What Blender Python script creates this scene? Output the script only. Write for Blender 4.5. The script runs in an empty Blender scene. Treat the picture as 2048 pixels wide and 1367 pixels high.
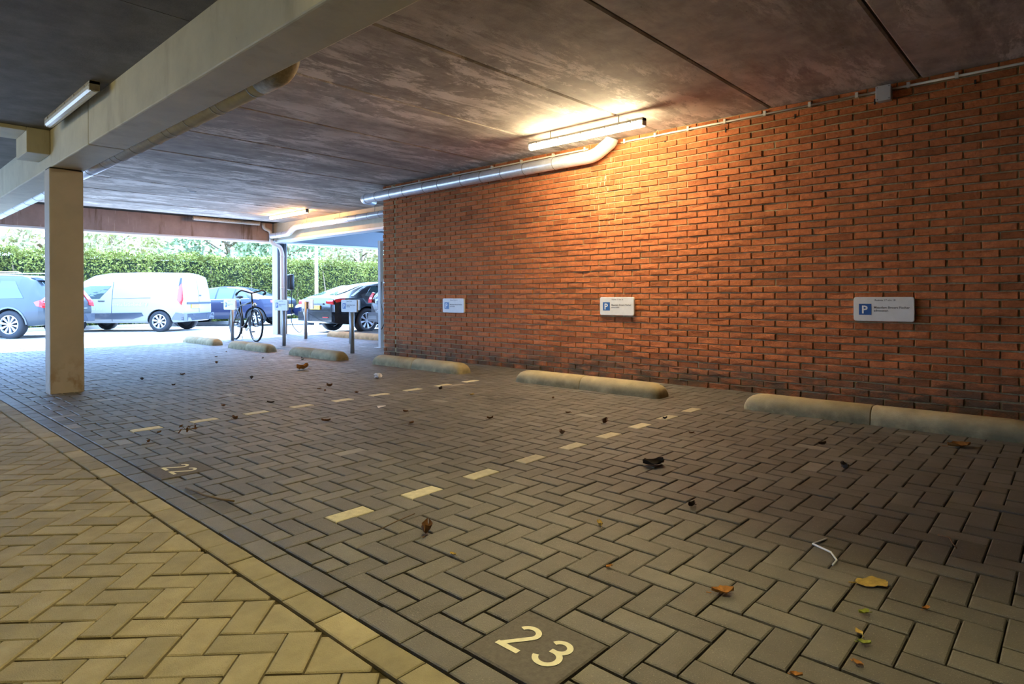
import bpy, bmesh, math, random
import numpy as np
from mathutils import Vector, Matrix
random.seed(7); rng = np.random.default_rng(11)
PI = math.pi
S = bpy.context.scene
COL = S.collection

# ------------------------------------------------------------------ camera, sky, sun, exposure
F_PX, YAW, ROLL, CY, EYE = 1242.3, 0.8288, -0.00526, 588.3, 1.0
cam = bpy.data.cameras.new('camera'); cam.sensor_width = 36; cam.lens = F_PX*36/2048
cam.shift_y = -(683.5-CY)/2048; cam.clip_start = 0.05; cam.clip_end = 300
co = bpy.data.objects.new('camera', cam); COL.objects.link(co)
s_, c_ = math.sin(YAW), math.cos(YAW)
right, fwd, up = Vector((c_, -s_, 0)), Vector((s_, c_, 0)), Vector((0, 0, 1))
cr, sr = math.cos(ROLL), math.sin(ROLL)
cam_r = right*cr + up*sr
cam_u = up*cr - right*sr
m = Matrix.Identity(4)
for i in range(3):
    m[i][0], m[i][1], m[i][2] = cam_r[i], cam_u[i], -fwd[i]
m.translation = (0, 0, EYE)
co.matrix_world = m
S.camera = co

w = bpy.data.worlds.new('sky'); S.world = w; w.use_nodes = True
wn = w.node_tree.nodes; wl = w.node_tree.links
bg = wn['Background']
bg.inputs['Color'].default_value = (0.29, 0.53, 1.0, 1)
bg.inputs['Strength'].default_value = 4.0
sun = bpy.data.lights.new('sun', 'SUN'); sun.energy = 3.6; sun.angle = 0.02; sun.color = (0.80, 0.90, 1.0)
so = bpy.data.objects.new('sun', sun); COL.objects.link(so)
so.rotation_euler = Vector((-0.10, -0.50, -0.86)).to_track_quat('-Z', 'Y').to_euler()
S.view_settings.view_transform = 'Standard'
S.view_settings.look = 'None'
S.view_settings.gamma = 1.0
S.view_settings.use_curve_mapping = False
S.view_settings.exposure = 2.1
S.cycles.max_bounces = 8
S.cycles.use_denoising = True
LAMP_WALL, LAMP_FAR, LAMP_LANE = 42.0, 38.0, 27.0

# ------------------------------------------------------------------ materials
def mat(name, color, rough=0.6, metal=0.0, spec=0.5, vary=None, bump=None, tint=False, coat=0.0, nscale=(1, 1, 1)):
    """vary=(scale, dark_mult, light_mult); bump=(scale, strength); tint: multiply by mesh attribute."""
    M = bpy.data.materials.new(name); M.use_nodes = True
    nt = M.node_tree; N, L = nt.nodes, nt.links
    b = N['Principled BSDF']
    b.inputs['Base Color'].default_value = (*color, 1)
    b.inputs['Roughness'].default_value = rough
    b.inputs['Metallic'].default_value = metal
    b.inputs['Specular IOR Level'].default_value = spec
    b.inputs['Coat Weight'].default_value = coat
    geo = N.new('ShaderNodeNewGeometry')
    vm = N.new('ShaderNodeVectorMath'); vm.operation = 'MULTIPLY'; vm.inputs[1].default_value = nscale
    L.new(geo.outputs['Position'], vm.inputs[0])
    src = None
    if vary:
        n = N.new('ShaderNodeTexNoise'); n.inputs['Scale'].default_value = vary[0]; n.inputs['Detail'].default_value = 6
        n.inputs['Roughness'].default_value = 0.65
        L.new(vm.outputs[0], n.inputs['Vector'])
        r = N.new('ShaderNodeMapRange'); r.inputs['From Min'].default_value = 0.3; r.inputs['From Max'].default_value = 0.7
        r.inputs['To Min'].default_value = vary[1]; r.inputs['To Max'].default_value = vary[2]
        L.new(n.outputs['Fac'], r.inputs['Value'])
        src = r.outputs['Result']
    if tint:
        a = N.new('ShaderNodeAttribute'); a.attribute_name = 'tint'
        if src:
            mm = N.new('ShaderNodeMath'); mm.operation = 'MULTIPLY'
            L.new(src, mm.inputs[0]); L.new(a.outputs['Fac'], mm.inputs[1]); src = mm.outputs[0]
        else:
            src = a.outputs['Fac']
    if src:
        vs = N.new('ShaderNodeVectorMath'); vs.operation = 'SCALE'; vs.inputs[0].default_value = color
        L.new(src, vs.inputs['Scale']); L.new(vs.outputs[0], b.inputs['Base Color'])
    if bump:
        n2 = N.new('ShaderNodeTexNoise'); n2.inputs['Scale'].default_value = bump[0]; n2.inputs['Detail'].default_value = 5
        L.new(vm.outputs[0], n2.inputs['Vector'])
        bp = N.new('ShaderNodeBump'); bp.inputs['Strength'].default_value = bump[1]; bp.inputs['Distance'].default_value = 0.006
        L.new(n2.outputs['Fac'], bp.inputs['Height']); L.new(bp.outputs['Normal'], b.inputs['Normal'])
    return M

def mix_layer(M, color, fac_fn):
    """Lay a second colour over the base colour; fac_fn(N, L, position_socket) gives the mask socket."""
    nt = M.node_tree; N, L = nt.nodes, nt.links
    b = N['Principled BSDF']; geo = next(n for n in N if n.bl_idname == 'ShaderNodeNewGeometry')
    mx = N.new('ShaderNodeMix'); mx.data_type = 'RGBA'
    if b.inputs['Base Color'].links:
        L.new(b.inputs['Base Color'].links[0].from_socket, mx.inputs['A'])
    else:
        mx.inputs['A'].default_value = b.inputs['Base Color'].default_value
    mx.inputs['B'].default_value = (*color, 1)
    L.new(fac_fn(N, L, geo.outputs['Position']), mx.inputs['Factor'])
    L.new(mx.outputs['Result'], b.inputs['Base Color'])

def noise_mask(scale, lo, hi, stretch=(1, 1, 1), detail=6, amount=1.0, rough=0.6, dist=0.0):
    def fn(N, L, pos):
        v = N.new('ShaderNodeVectorMath'); v.operation = 'MULTIPLY'; v.inputs[1].default_value = stretch
        L.new(pos, v.inputs[0])
        n = N.new('ShaderNodeTexNoise'); n.inputs['Scale'].default_value = scale; n.inputs['Detail'].default_value = detail
        n.inputs['Roughness'].default_value = rough; n.inputs['Distortion'].default_value = dist
        L.new(v.outputs[0], n.inputs['Vector'])
        r = N.new('ShaderNodeMapRange'); r.inputs['From Min'].default_value = lo; r.inputs['From Max'].default_value = hi
        r.inputs['To Max'].default_value = amount
        L.new(n.outputs['Fac'], r.inputs['Value'])
        return r.outputs['Result']
    return fn

def times(f1, f2):
    def fn(N, L, pos):
        mm = N.new('ShaderNodeMath'); mm.operation = 'MULTIPLY'
        L.new(f1(N, L, pos), mm.inputs[0]); L.new(f2(N, L, pos), mm.inputs[1])
        return mm.outputs[0]
    return fn

def axis_mask(axis, a, b_, amount=1.0):
    def fn(N, L, pos):
        sp = N.new('ShaderNodeSeparateXYZ'); L.new(pos, sp.inputs[0])
        r = N.new('ShaderNodeMapRange'); r.inputs['From Min'].default_value = a; r.inputs['From Max'].default_value = b_
        r.inputs['To Max'].default_value = amount
        L.new(sp.outputs[axis], r.inputs['Value'])
        return r.outputs['Result']
    return fn

def spot_mask(center, radius, amount=1.0, squash=(1, 1, 1)):
    def fn(N, L, pos):
        v = N.new('ShaderNodeVectorMath'); v.operation = 'SUBTRACT'; v.inputs[1].default_value = center
        L.new(pos, v.inputs[0])
        k = N.new('ShaderNodeVectorMath'); k.operation = 'MULTIPLY'; k.inputs[1].default_value = squash
        L.new(v.outputs[0], k.inputs[0])
        d = N.new('ShaderNodeVectorMath'); d.operation = 'LENGTH'; L.new(k.outputs[0], d.inputs[0])
        r = N.new('ShaderNodeMapRange'); r.inputs['From Min'].default_value = radius; r.inputs['From Max'].default_value = radius*0.3
        r.inputs['To Max'].default_value = amount
        L.new(d.outputs['Value'], r.inputs['Value'])
        return r.outputs['Result']
    return fn

def emit(name, color, strength, base=(0.8, 0.8, 0.8)):
    M = mat(name, base, 0.4)
    b = M.node_tree.nodes['Principled BSDF']
    b.inputs['Emission Color'].default_value = (*color, 1); b.inputs['Emission Strength'].default_value = strength
    return M

def glass(name, color, rough=0.03, alpha=0.35):
    M = mat(name, color, rough, spec=0.8)
    b = M.node_tree.nodes['Principled BSDF']; b.inputs['Alpha'].default_value = alpha
    return M

m_brick = mat('brick_red', (0.47, 0.150, 0.055), 0.85, spec=0.2, vary=(28, 0.72, 1.22), bump=(75, 1.0), tint=True)
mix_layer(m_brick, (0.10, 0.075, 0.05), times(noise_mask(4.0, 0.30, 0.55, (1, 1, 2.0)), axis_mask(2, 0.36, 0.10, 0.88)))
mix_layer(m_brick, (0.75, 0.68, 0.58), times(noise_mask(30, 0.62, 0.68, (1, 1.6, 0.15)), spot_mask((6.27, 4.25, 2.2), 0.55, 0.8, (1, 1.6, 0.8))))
m_mortar = mat('mortar', (0.40, 0.315, 0.18), 0.95, spec=0.1, vary=(40, 0.7, 1.2), bump=(150, 0.6))
m_paver = mat('paver_dark', (0.145, 0.134, 0.118), 0.52, spec=0.5, vary=(7, 0.82, 1.15), bump=(260, 0.5), tint=True)
mix_layer(m_paver, (0.40, 0.37, 0.30), noise_mask(240, 0.60, 0.70, amount=0.75))
mix_layer(m_paver, (0.06, 0.055, 0.05), noise_mask(200, 0.40, 0.30, amount=0.6))
mix_layer(m_paver, (0.03, 0.028, 0.025), times(noise_mask(9, 0.42, 0.6), spot_mask((4.35, 4.15, 0), 0.55, 0.75, (1.6, 1, 1))))
mix_layer(m_paver, (0.03, 0.028, 0.025), times(noise_mask(9, 0.40, 0.6), spot_mask((4.75, 1.05, 0), 0.30, 0.8, (1.8, 1, 1))))
m_beige = mat('paver_beige', (0.335, 0.285, 0.175), 0.75, spec=0.3, vary=(9, 0.82, 1.15), bump=(260, 0.5), tint=True)
mix_layer(m_beige, (0.55, 0.5, 0.38), noise_mask(330, 0.68, 0.75, amount=0.5))
mix_layer(m_beige, (0.14, 0.12, 0.08), noise_mask(300, 0.36, 0.28, amount=0.6))
m_white_paver = mat('paver_white', (0.72, 0.66, 0.48), 0.7, spec=0.3, vary=(30, 0.8, 1.08), bump=(200, 0.3), tint=True)
m_joint = mat('joint_sand', (0.030, 0.024, 0.015), 0.95, spec=0.1, vary=(60, 0.6, 1.4))
m_joint_lane = mat('joint_sand_lane', (0.06, 0.045, 0.02), 0.95, spec=0.1, vary=(60, 0.6, 1.4))
m_tile = mat('number_tile', (0.13, 0.115, 0.105), 0.7, spec=0.35, vary=(60, 0.8, 1.2), bump=(240, 0.4))
m_paint = mat('thermoplastic_white', (0.80, 0.76, 0.55), 0.6, vary=(60, 0.88, 1.05))
m_ceiling = mat('concrete_ceiling', (0.41, 0.365, 0.335), 0.8, spec=0.25, vary=(5, 0.75, 1.2), bump=(90, 0.25), tint=True)
mix_layer(m_ceiling, (0.84, 0.78, 0.74), times(noise_mask(2.6, 0.495, 0.545, (0.42, 1.2, 1), detail=15, rough=0.80, dist=0.3, amount=0.85), noise_mask(0.62, 0.36, 0.54, (0.8, 1.1, 1), detail=3)))
mix_layer(m_ceiling, (0.18, 0.155, 0.14), noise_mask(1.3, 0.50, 0.64, (0.35, 1.5, 1), detail=9, amount=0.7, rough=0.75))
mix_layer(m_ceiling, (0.04, 0.035, 0.03), noise_mask(24, 0.735, 0.76, amount=0.8, detail=2))
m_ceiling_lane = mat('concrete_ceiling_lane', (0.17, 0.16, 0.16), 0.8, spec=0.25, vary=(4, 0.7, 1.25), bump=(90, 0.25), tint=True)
m_slot = mat('joint_dark', (0.02, 0.018, 0.016), 0.9)
m_beam = mat('painted_concrete', (0.54, 0.49, 0.36), 0.65, spec=0.3, vary=(3, 0.86, 1.08), bump=(40, 0.15))
mix_layer(m_beam, (0.16, 0.13, 0.09), noise_mask(26, 0.70, 0.76, amount=0.7))
mix_layer(m_beam, (0.30, 0.24, 0.15), noise_mask(2.2, 0.56, 0.75, (2, 2, 0.5), amount=0.5))
m_pillar = mat('pillar_paint', (0.46, 0.42, 0.37), 0.65, spec=0.3, vary=(3, 0.9, 1.06), bump=(40, 0.15))
mix_layer(m_pillar, (0.30, 0.20, 0.10), times(noise_mask(7, 0.5, 0.62, (1, 1, 0.8)), axis_mask(2, 0.45, 0.10, 0.7)))
m_fascia = mat('stained_fascia', (0.42, 0.31, 0.27), 0.8, spec=0.2, vary=(4, 0.85, 1.12))
mix_layer(m_fascia, (0.20, 0.13, 0.09), noise_mask(5, 0.56, 0.64, (1.2, 1, 0.12), amount=0.8))
mix_layer(m_fascia, (0.68, 0.58, 0.52), noise_mask(11, 0.62, 0.70, (1.6, 1, 0.10), amount=0.7))
m_white_metal = mat('white_trim', (0.74, 0.75, 0.76), 0.45)
m_grey_panel = mat('grey_panel', (0.20, 0.22, 0.24), 0.6)
m_edge = mat('edge_beam_paint', (0.52, 0.47, 0.36), 0.6, vary=(4, 0.85, 1.1))
m_column = mat('column_grey_blue', (0.34, 0.38, 0.42), 0.45)
m_column_dark = mat('column_web', (0.10, 0.11, 0.14), 0.5)
m_duct = mat('galvanised_foil', (0.74, 0.77, 0.85), 0.30, metal=0.5, vary=(14, 0.85, 1.08), bump=(45, 0.14))
m_seam = mat('duct_seam', (0.30, 0.30, 0.31), 0.5, metal=0.6)
m_pipe_old = mat('dusty_elbow', (0.33, 0.27, 0.18), 0.7, vary=(30, 0.6, 1.3))
m_pvc = mat('pvc_grey', (0.55, 0.54, 0.52), 0.5)
m_conduit = mat('conduit_pvc', (0.62, 0.58, 0.50), 0.5)
m_housing = mat('lamp_housing', (0.36, 0.34, 0.31), 0.6)
m_diff_off = mat('lamp_diffuser_off', (0.72, 0.72, 0.70), 0.25, spec=0.5, vary=(50, 0.8, 1.05))
m_dirty = mat('lamp_dirty_cover', (0.38, 0.33, 0.25), 0.6, vary=(20, 0.6, 1.3))
m_diff_wall = emit('lamp_diffuser_lit', (1.0, 0.80, 0.47), LAMP_WALL)
m_diff_far = emit('lamp_diffuser_orange', (1.0, 0.50, 0.14), LAMP_FAR)
m_diff_lane = emit('lamp_diffuser_lane', (1.0, 0.87, 0.43), LAMP_LANE)
m_box = mat('junction_box_grey', (0.46, 0.45, 0.44), 0.5)
m_stop = mat('concrete_stop', (0.46, 0.375, 0.215), 0.85, spec=0.2, vary=(6, 0.8, 1.15), bump=(160, 0.5))
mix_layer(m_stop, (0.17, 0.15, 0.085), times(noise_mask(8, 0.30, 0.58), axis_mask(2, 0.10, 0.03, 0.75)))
mix_layer(m_stop, (0.06, 0.055, 0.045), noise_mask(60, 0.70, 0.76, amount=0.6))
m_plate_w = mat('sign_white', (0.70, 0.69, 0.66), 0.4, vary=(12, 0.92, 1.04))
m_blue = mat('sign_blue', (0.012, 0.085, 0.30), 0.4)
m_letter_w = mat('sign_letter_white', (0.78, 0.79, 0.80), 0.4)
m_ink = mat('sign_ink', (0.16, 0.15, 0.15), 0.6)
m_post = mat('post_galvanised', (0.36, 0.37, 0.37), 0.45, metal=0.4)
m_black = mat('black_metal', (0.012, 0.013, 0.016), 0.35)
m_rubber = mat('rubber', (0.018, 0.019, 0.022), 0.8)
m_chrome = mat('chrome', (0.65, 0.66, 0.68), 0.22, metal=1.0)
m_saddle = mat('saddle_black', (0.02, 0.02, 0.022), 0.5)
m_asphalt = mat('street_paving', (0.52, 0.49, 0.45), 0.85, vary=(3, 0.9, 1.08), bump=(80, 0.3))
m_kerb = mat('kerb_stone', (0.45, 0.44, 0.42), 0.8)
m_soil = mat('verge_soil', (0.16, 0.17, 0.07), 0.95, vary=(6, 0.6, 1.3))
m_plain_wall = mat('render_wall', (0.30, 0.28, 0.24), 0.85, vary=(3, 0.85, 1.1))
m_hedge = mat('hedge_leaf', (0.155, 0.155, 0.030), 0.6, spec=0.2, vary=(1.6, 0.6, 1.35), tint=True)
m_hedge_core = mat('hedge_core', (0.025, 0.035, 0.012), 0.9)
m_leaf_a = mat('tree_leaf_green', (0.34, 0.38, 0.19), 0.6, spec=0.2, vary=(0.8, 0.7, 1.3), tint=True)
m_leaf_b = mat('tree_leaf_yellow', (0.48, 0.43, 0.20), 0.6, spec=0.2, vary=(0.8, 0.7, 1.3), tint=True)
m_bark = mat('bark', (0.26, 0.17, 0.09), 0.9, vary=(6, 0.6, 1.3))
m_dead_brown = mat('leaf_dry_brown', (0.17, 0.075, 0.025), 0.8, vary=(60, 0.6, 1.3))
m_dead_dark = mat('leaf_dry_dark', (0.035, 0.022, 0.014), 0.85, vary=(60, 0.6, 1.3))
m_dead_yellow = mat('leaf_yellow', (0.48, 0.33, 0.08), 0.75, vary=(50, 0.65, 1.2))
m_dead_orange = mat('leaf_orange', (0.45, 0.20, 0.05), 0.8, vary=(50, 0.6, 1.2))
m_leaf_green = mat('leaf_green', (0.33, 0.36, 0.06), 0.7, vary=(50, 0.7, 1.2))
m_twig = mat('twig', (0.16, 0.11, 0.06), 0.85)
m_paper = mat('white_plastic', (0.72, 0.72, 0.76), 0.5)
m_car_white = mat('car_white', (0.30, 0.29, 0.27), 0.4, spec=0.25, coat=0.1)
m_car_grey = mat('car_grey', (0.035, 0.042, 0.048), 0.32, spec=0.4, coat=0.3)
m_car_navy = mat('car_navy', (0.012, 0.018, 0.05), 0.28, spec=0.4, coat=0.35)
m_car_black = mat('car_black', (0.008, 0.008, 0.011), 0.22, coat=0.5)
m_car_dkgrey = mat('car_dark_grey', (0.06, 0.07, 0.09), 0.25, metal=0.3, coat=1.0)
m_car_glass = mat('car_glass', (0.03, 0.05, 0.05), 0.03, spec=0.9)
m_trim = mat('car_trim', (0.035, 0.04, 0.05), 0.5)
m_lamp_red = mat('lamp_red', (0.55, 0.012, 0.012), 0.2, coat=1.0)
m_lamp_clear = mat('lamp_clear', (0.7, 0.72, 0.74), 0.15, coat=1.0)
m_rim = mat('alloy_rim', (0.62, 0.63, 0.65), 0.3, metal=0.6)
m_plate_y = mat('plate_yellow', (0.78, 0.52, 0.06), 0.5)
m_plate_tx = mat('plate_text', (0.05, 0.05, 0.05), 0.5)
m_van_text = mat('van_lettering', (0.42, 0.52, 0.55), 0.5)

# ------------------------------------------------------------------ mesh helpers
class MB:
    def __init__(self): self.v = []; self.f = []; self.mi = []; self.t = []
    def add(self, vs, fs, mi=0, tint=1.0):
        o = len(self.v); self.v += [tuple(p) for p in vs]
        for f in fs: self.f.append(tuple(i+o for i in f)); self.mi.append(mi); self.t.append(tint)
        return self
    def box(self, x0, x1, y0, y1, z0, z1, mi=0, tint=1.0):
        vs = [(x, y, z) for z in (z0, z1) for y in (y0, y1) for x in (x0, x1)]
        return self.add(vs, [(0, 2, 3, 1), (4, 5, 7, 6), (0, 1, 5, 4), (2, 6, 7, 3), (0, 4, 6, 2), (1, 3, 7, 5)], mi, tint)
    def prism(self, poly, z0, z1, ch=0.0, mi=0, tint=1.0, bottom=False, dz=None):
        """vertical prism over a CCW polygon with a chamfered top; dz: per-corner lift of the top."""
        n = len(poly); cx = sum(p[0] for p in poly)/n; cy = sum(p[1] for p in poly)/n
        vs = [(p[0], p[1], z0) for p in poly]
        dz = dz or [0]*n
        if ch:
            ins = inset(poly, ch)
            vs += [(p[0], p[1], z1-ch*0.7+d) for p, d in zip(poly, dz)] + [(p[0], p[1], z1+d) for p, d in zip(ins, dz)]
            fs = [tuple(range(2*n, 3*n))]
            for i in range(n):
                j = (i+1) % n
                fs += [(i, j, n+j, n+i), (n+i, n+j, 2*n+j, 2*n+i)]
        else:
            vs += [(p[0], p[1], z1+d) for p, d in zip(poly, dz)]
            fs = [tuple(range(n, 2*n))] + [(i, (i+1) % n, n+(i+1) % n, n+i) for i in range(n)]
        if bottom: fs.append(tuple(reversed(range(n))))
        return self.add(vs, fs, mi, tint)
    def tube(self, pts, r, n=10, mi=0, caps=True):
        pts = [Vector(p) for p in pts]
        rr = r if isinstance(r, (list, tuple)) else [r]*len(pts)
        rings = []; prev = None
        for i, p in enumerate(pts):
            d = (pts[min(i+1, len(pts)-1)]-pts[max(i-1, 0)]).normalized()
            if prev is None:
                a = d.orthogonal().normalized()
            else:
                a = (prev - d*prev.dot(d)).normalized()
            prev = a; b = d.cross(a)
            rings.append([p+(a*math.cos(2*PI*k/n)+b*math.sin(2*PI*k/n))*rr[i] for k in range(n)])
        o = len(self.v)
        vs = [q for ring in rings for q in ring]; fs = []
        for i in range(len(pts)-1):
            for k in range(n):
                k2 = (k+1) % n
                fs.append((i*n+k, i*n+k2, (i+1)*n+k2, (i+1)*n+k))
        if caps:
            fs += [tuple(reversed(range(n))), tuple(range((len(pts)-1)*n, len(pts)*n))]
        return self.add(vs, fs, mi)
    def lathe(self, prof, n=24, axis='y', c=(0, 0, 0), mi=0, close=False):
        """prof: (radius, offset along axis)"""
        vs = []; fs = []; k = len(prof)
        for i in range(n):
            a = 2*PI*i/n
            for r, o in prof:
                p = {'y': (r*math.cos(a), o, r*math.sin(a)), 'z': (r*math.cos(a), r*math.sin(a), o), 'x': (o, r*math.cos(a), r*math.sin(a))}[axis]
                vs.append((p[0]+c[0], p[1]+c[1], p[2]+c[2]))
        for i in range(n):
            j = (i+1) % n
            for q in range(k-1 if not close else k):
                q2 = (q+1) % k
                fs.append((i*k+q, j*k+q, j*k+q2, i*k+q2))
        return self.add(vs, fs, mi)
    def mesh(self, name, mats, smooth=False):
        me = bpy.data.meshes.new(name); me.from_pydata(self.v, [], self.f)
        for M in (mats if isinstance(mats, (list, tuple)) else [mats]): me.materials.append(M)
        if any(self.mi): me.polygons.foreach_set('material_index', self.mi)
        at = me.attributes.new('tint', 'FLOAT', 'FACE'); at.data.foreach_set('value', self.t)
        if smooth: me.polygons.foreach_set('use_smooth', [True]*len(me.polygons))
        me.update(); return me
    def obj(self, name, mats, parent=None, smooth=False, recalc=False, **kw):
        me = self.mesh(name, mats, smooth)
        if recalc:
            bm = bmesh.new(); bm.from_mesh(me); bmesh.ops.recalc_face_normals(bm, faces=bm.faces); bm.to_mesh(me); bm.free()
        return link(name, me, parent, **kw)

def inset(poly, d):
    n = len(poly); out = []
    for i in range(n):
        p0, p1, p2 = Vector(poly[i-1]).to_2d(), Vector(poly[i]).to_2d(), Vector(poly[(i+1) % n]).to_2d()
        e1 = (p1-p0).normalized(); e2 = (p2-p1).normalized()
        n1 = Vector((-e1.y, e1.x)); n2 = Vector((-e2.y, e2.x))
        k = n1+n2; k = k*(d/max(0.35, 1+n1.dot(n2)))
        out.append((p1.x+k.x, p1.y+k.y))
    return out

def link(name, data, parent=None, label=None, cat=None, group=None, kind=None, loc=None):
    o = bpy.data.objects.new(name, data); COL.objects.link(o)
    if parent: o.parent = parent
    if loc: o.location = loc
    tag(o, label, cat, group, kind); return o
def tag(o, label=None, cat=None, group=None, kind=None):
    if label: o['label'] = label
    if cat: o['category'] = cat
    if group: o['group'] = group
    if kind: o['kind'] = kind
    return o
def thing(name, label, cat, loc=(0, 0, 0), rz=0.0, group=None):
    o = link(name, None, None, label, cat, group); o.location = loc; o.rotation_euler = (0, 0, rz); o.empty_display_size = 0.1
    return o
def copy_tree(o, parent=None):
    c = o.copy(); COL.objects.link(c); c.parent = parent
    for ch in list(o.children): copy_tree(ch, c)
    return c
def text_mesh(body, size, bold=0.0, align='LEFT'):
    cu = bpy.data.curves.new('t', 'FONT'); cu.body = body; cu.size = size; cu.offset = bold; cu.align_x = align; cu.resolution_u = 2
    o = bpy.data.objects.new('t', cu); COL.objects.link(o)
    dg = bpy.context.evaluated_depsgraph_get()
    me = bpy.data.meshes.new_from_object(o.evaluated_get(dg))
    bpy.data.objects.remove(o); bpy.data.curves.remove(cu)
    return me
def text(name, body, size, material, parent, M, bold=0.0, align='LEFT'):
    me = text_mesh(body, size, bold, align); me.materials.clear(); me.materials.append(material)
    me.transform(M)
    return link(name, me, parent)
def frame(origin, xdir, ydir):
    x = Vector(xdir).normalized(); y = Vector(ydir).normalized(); z = x.cross(y)
    m = Matrix.Identity(4)
    for i in range(3): m[i][0], m[i][1], m[i][2] = x[i], y[i], z[i]
    m.translation = origin; return m
def view_xy(p):
    d = Vector(p)-Vector((0, 0, EYE)); Z = d.dot(fwd)
    if Z < 0.2: return None
    return 1024+F_PX*d.dot(right)/Z, CY-F_PX*d.z/Z, Z
def rank(p):
    q = view_xy(p)
    if q is None or not (-40 < q[0] < 2088 and -40 < q[1] < 1407): return 1e6+(Vector(p)-Vector((0, 0, EYE))).length
    return q[2]

# ------------------------------------------------------------------ floor: street, bed, pavers
mb = MB(); mb.box(-7, 14, -6, 15.6, -0.20, -0.017)
floor = mb.obj('floor', m_joint, kind='structure')
mb = MB()
xs = [-30, 60]
yy = [(15.6, -0.03), (17.6, -0.10), (24.6, -0.10), (60, -0.10)]
for (y0, z0), (y1, z1) in zip(yy[:-1], yy[1:]):
    mb.add([(-30, y0, z0), (60, y0, z0), (60, y1, z1), (-30, y1, z1)], [(0, 1, 2, 3)], mi=1 if y0 > 24 else 0)
mb.add([(-30, -6, -0.03), (-7, -6, -0.03), (-7, 15.6, -0.03), (-30, 15.6, -0.03)], [(0, 1, 2, 3)])
street = mb.obj('street', [m_asphalt, m_soil], kind='structure')
mb = MB()
mb.box(-20, 40, 24.45, 24.6, -0.1, 0.02)
mb.obj('trim_3', m_kerb, kind='structure')

# dark bays: herringbone laid square to the wall
def X(i): return 1.195+0.0973*i if i <= 3 else 1.487+0.1056*(i-3)
def Y(j): return 2.4255+(0.1025*j if j < 0 else 0.0979*j)
T23 = (0, 3, -14, -11); T22 = (0, 3, 13, 16)
def in_tile(i, j): return any(a <= i < b and c <= j < d for a, b, c, d in (T23, T22))
def cell_ok(i, j):
    x0, x1, y0, y1 = X(i), X(i+1), Y(j), Y(j+1)
    if i < 0 or in_tile(i, j) or y1 > 15.5 or y0 < -1.1: return False
    if y0 < 8.66: return x0 < 6.24
    return x0 < 11.0
pav = []   # (rect, kind)
I1, J0, J1 = 95, -36, 134
for j in range(J0, J1):
    for i in range(-1, I1):
        s = (i+j+1) % 4
        if s == 0: cells = [(i, j), (i+1, j)]
        elif s == 2: cells = [(i, j), (i, j+1)]
        else: continue
        cells = [c for c in cells if cell_ok(*c)]
        if not cells: continue
        x0 = min(X(c[0]) for c in cells); x1 = max(X(c[0]+1) for c in cells)
        y0 = min(Y(c[1]) for c in cells); y1 = max(Y(c[1]+1) for c in cells)
        if y0 < 8.66: x1 = min(x1, 6.262)
        white = False
        if s == 0 and len(cells) == 2:
            if j in (0, 28) and 3 <= i <= 36: white = True
        if len(cells) == 2 or True: pav.append((x0, x1, y0, y1, white))
GX, GY = 0.0052, 0.0026
def rect_poly(hx, hy): return [(-hx, -hy), (hx, -hy), (hx, hy), (-hx, hy)]
pav.sort(key=lambda p: rank(((p[0]+p[1])/2, (p[2]+p[3])/2, 0)))
cache = {}
def paver_obj(name, hx, hy, M, parent, loc, k):
    key = (name, round(hx, 3), round(hy, 3), M.name, k)
    if key not in cache:
        b = MB(); r_ = random.Random(hash(key[1:3])+k)
        dz = [r_.uniform(-0.0012, 0.0012) for _ in range(4)]
        b.prism(rect_poly(hx, hy), -0.03, 0.0, 0.004, tint=[0.82, 0.93, 1.0, 1.07, 1.2, 0.88][k % 6], dz=dz)
        cache[key] = b.mesh(name, M)
    o = link(name, cache[key], parent); o.location = loc
    o.rotation_euler = (random.uniform(-.004, .004), random.uniform(-.004, .004), random.uniform(-.008, .008)); return o
rest = MB(); n_obj = 0
for (x0, x1, y0, y1, white) in pav:
    cx, cy, hx, hy = (x0+x1)/2, (y0+y1)/2, (x1-x0)/2-GX, (y1-y0)/2-GY
    lift = random.uniform(-0.0025, 0.0015)
    if white:
        paver_obj('marker_paver', hx, hy, m_white_paver, floor, (cx, cy, 0.0005), random.randrange(6))
        continue
    if n_obj < 300:
        paver_obj('paver', hx, hy, m_paver, floor, (cx, cy, lift), random.randrange(6)); n_obj += 1
    else:
        t = random.choice([0.82, 0.93, 1.0, 1.07, 1.2, 0.88]) if random.random() > 0.012 else 1.9
        z = lift
        rest.prism([(cx-hx, cy-hy), (cx+hx, cy-hy), (cx+hx, cy+hy), (cx-hx, cy+hy)], -0.03, z, 0.004, tint=t, dz=[random.uniform(-.001, .001) for _ in range(4)])
rest.obj('paver', m_paver, floor, kind='stuff')

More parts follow.
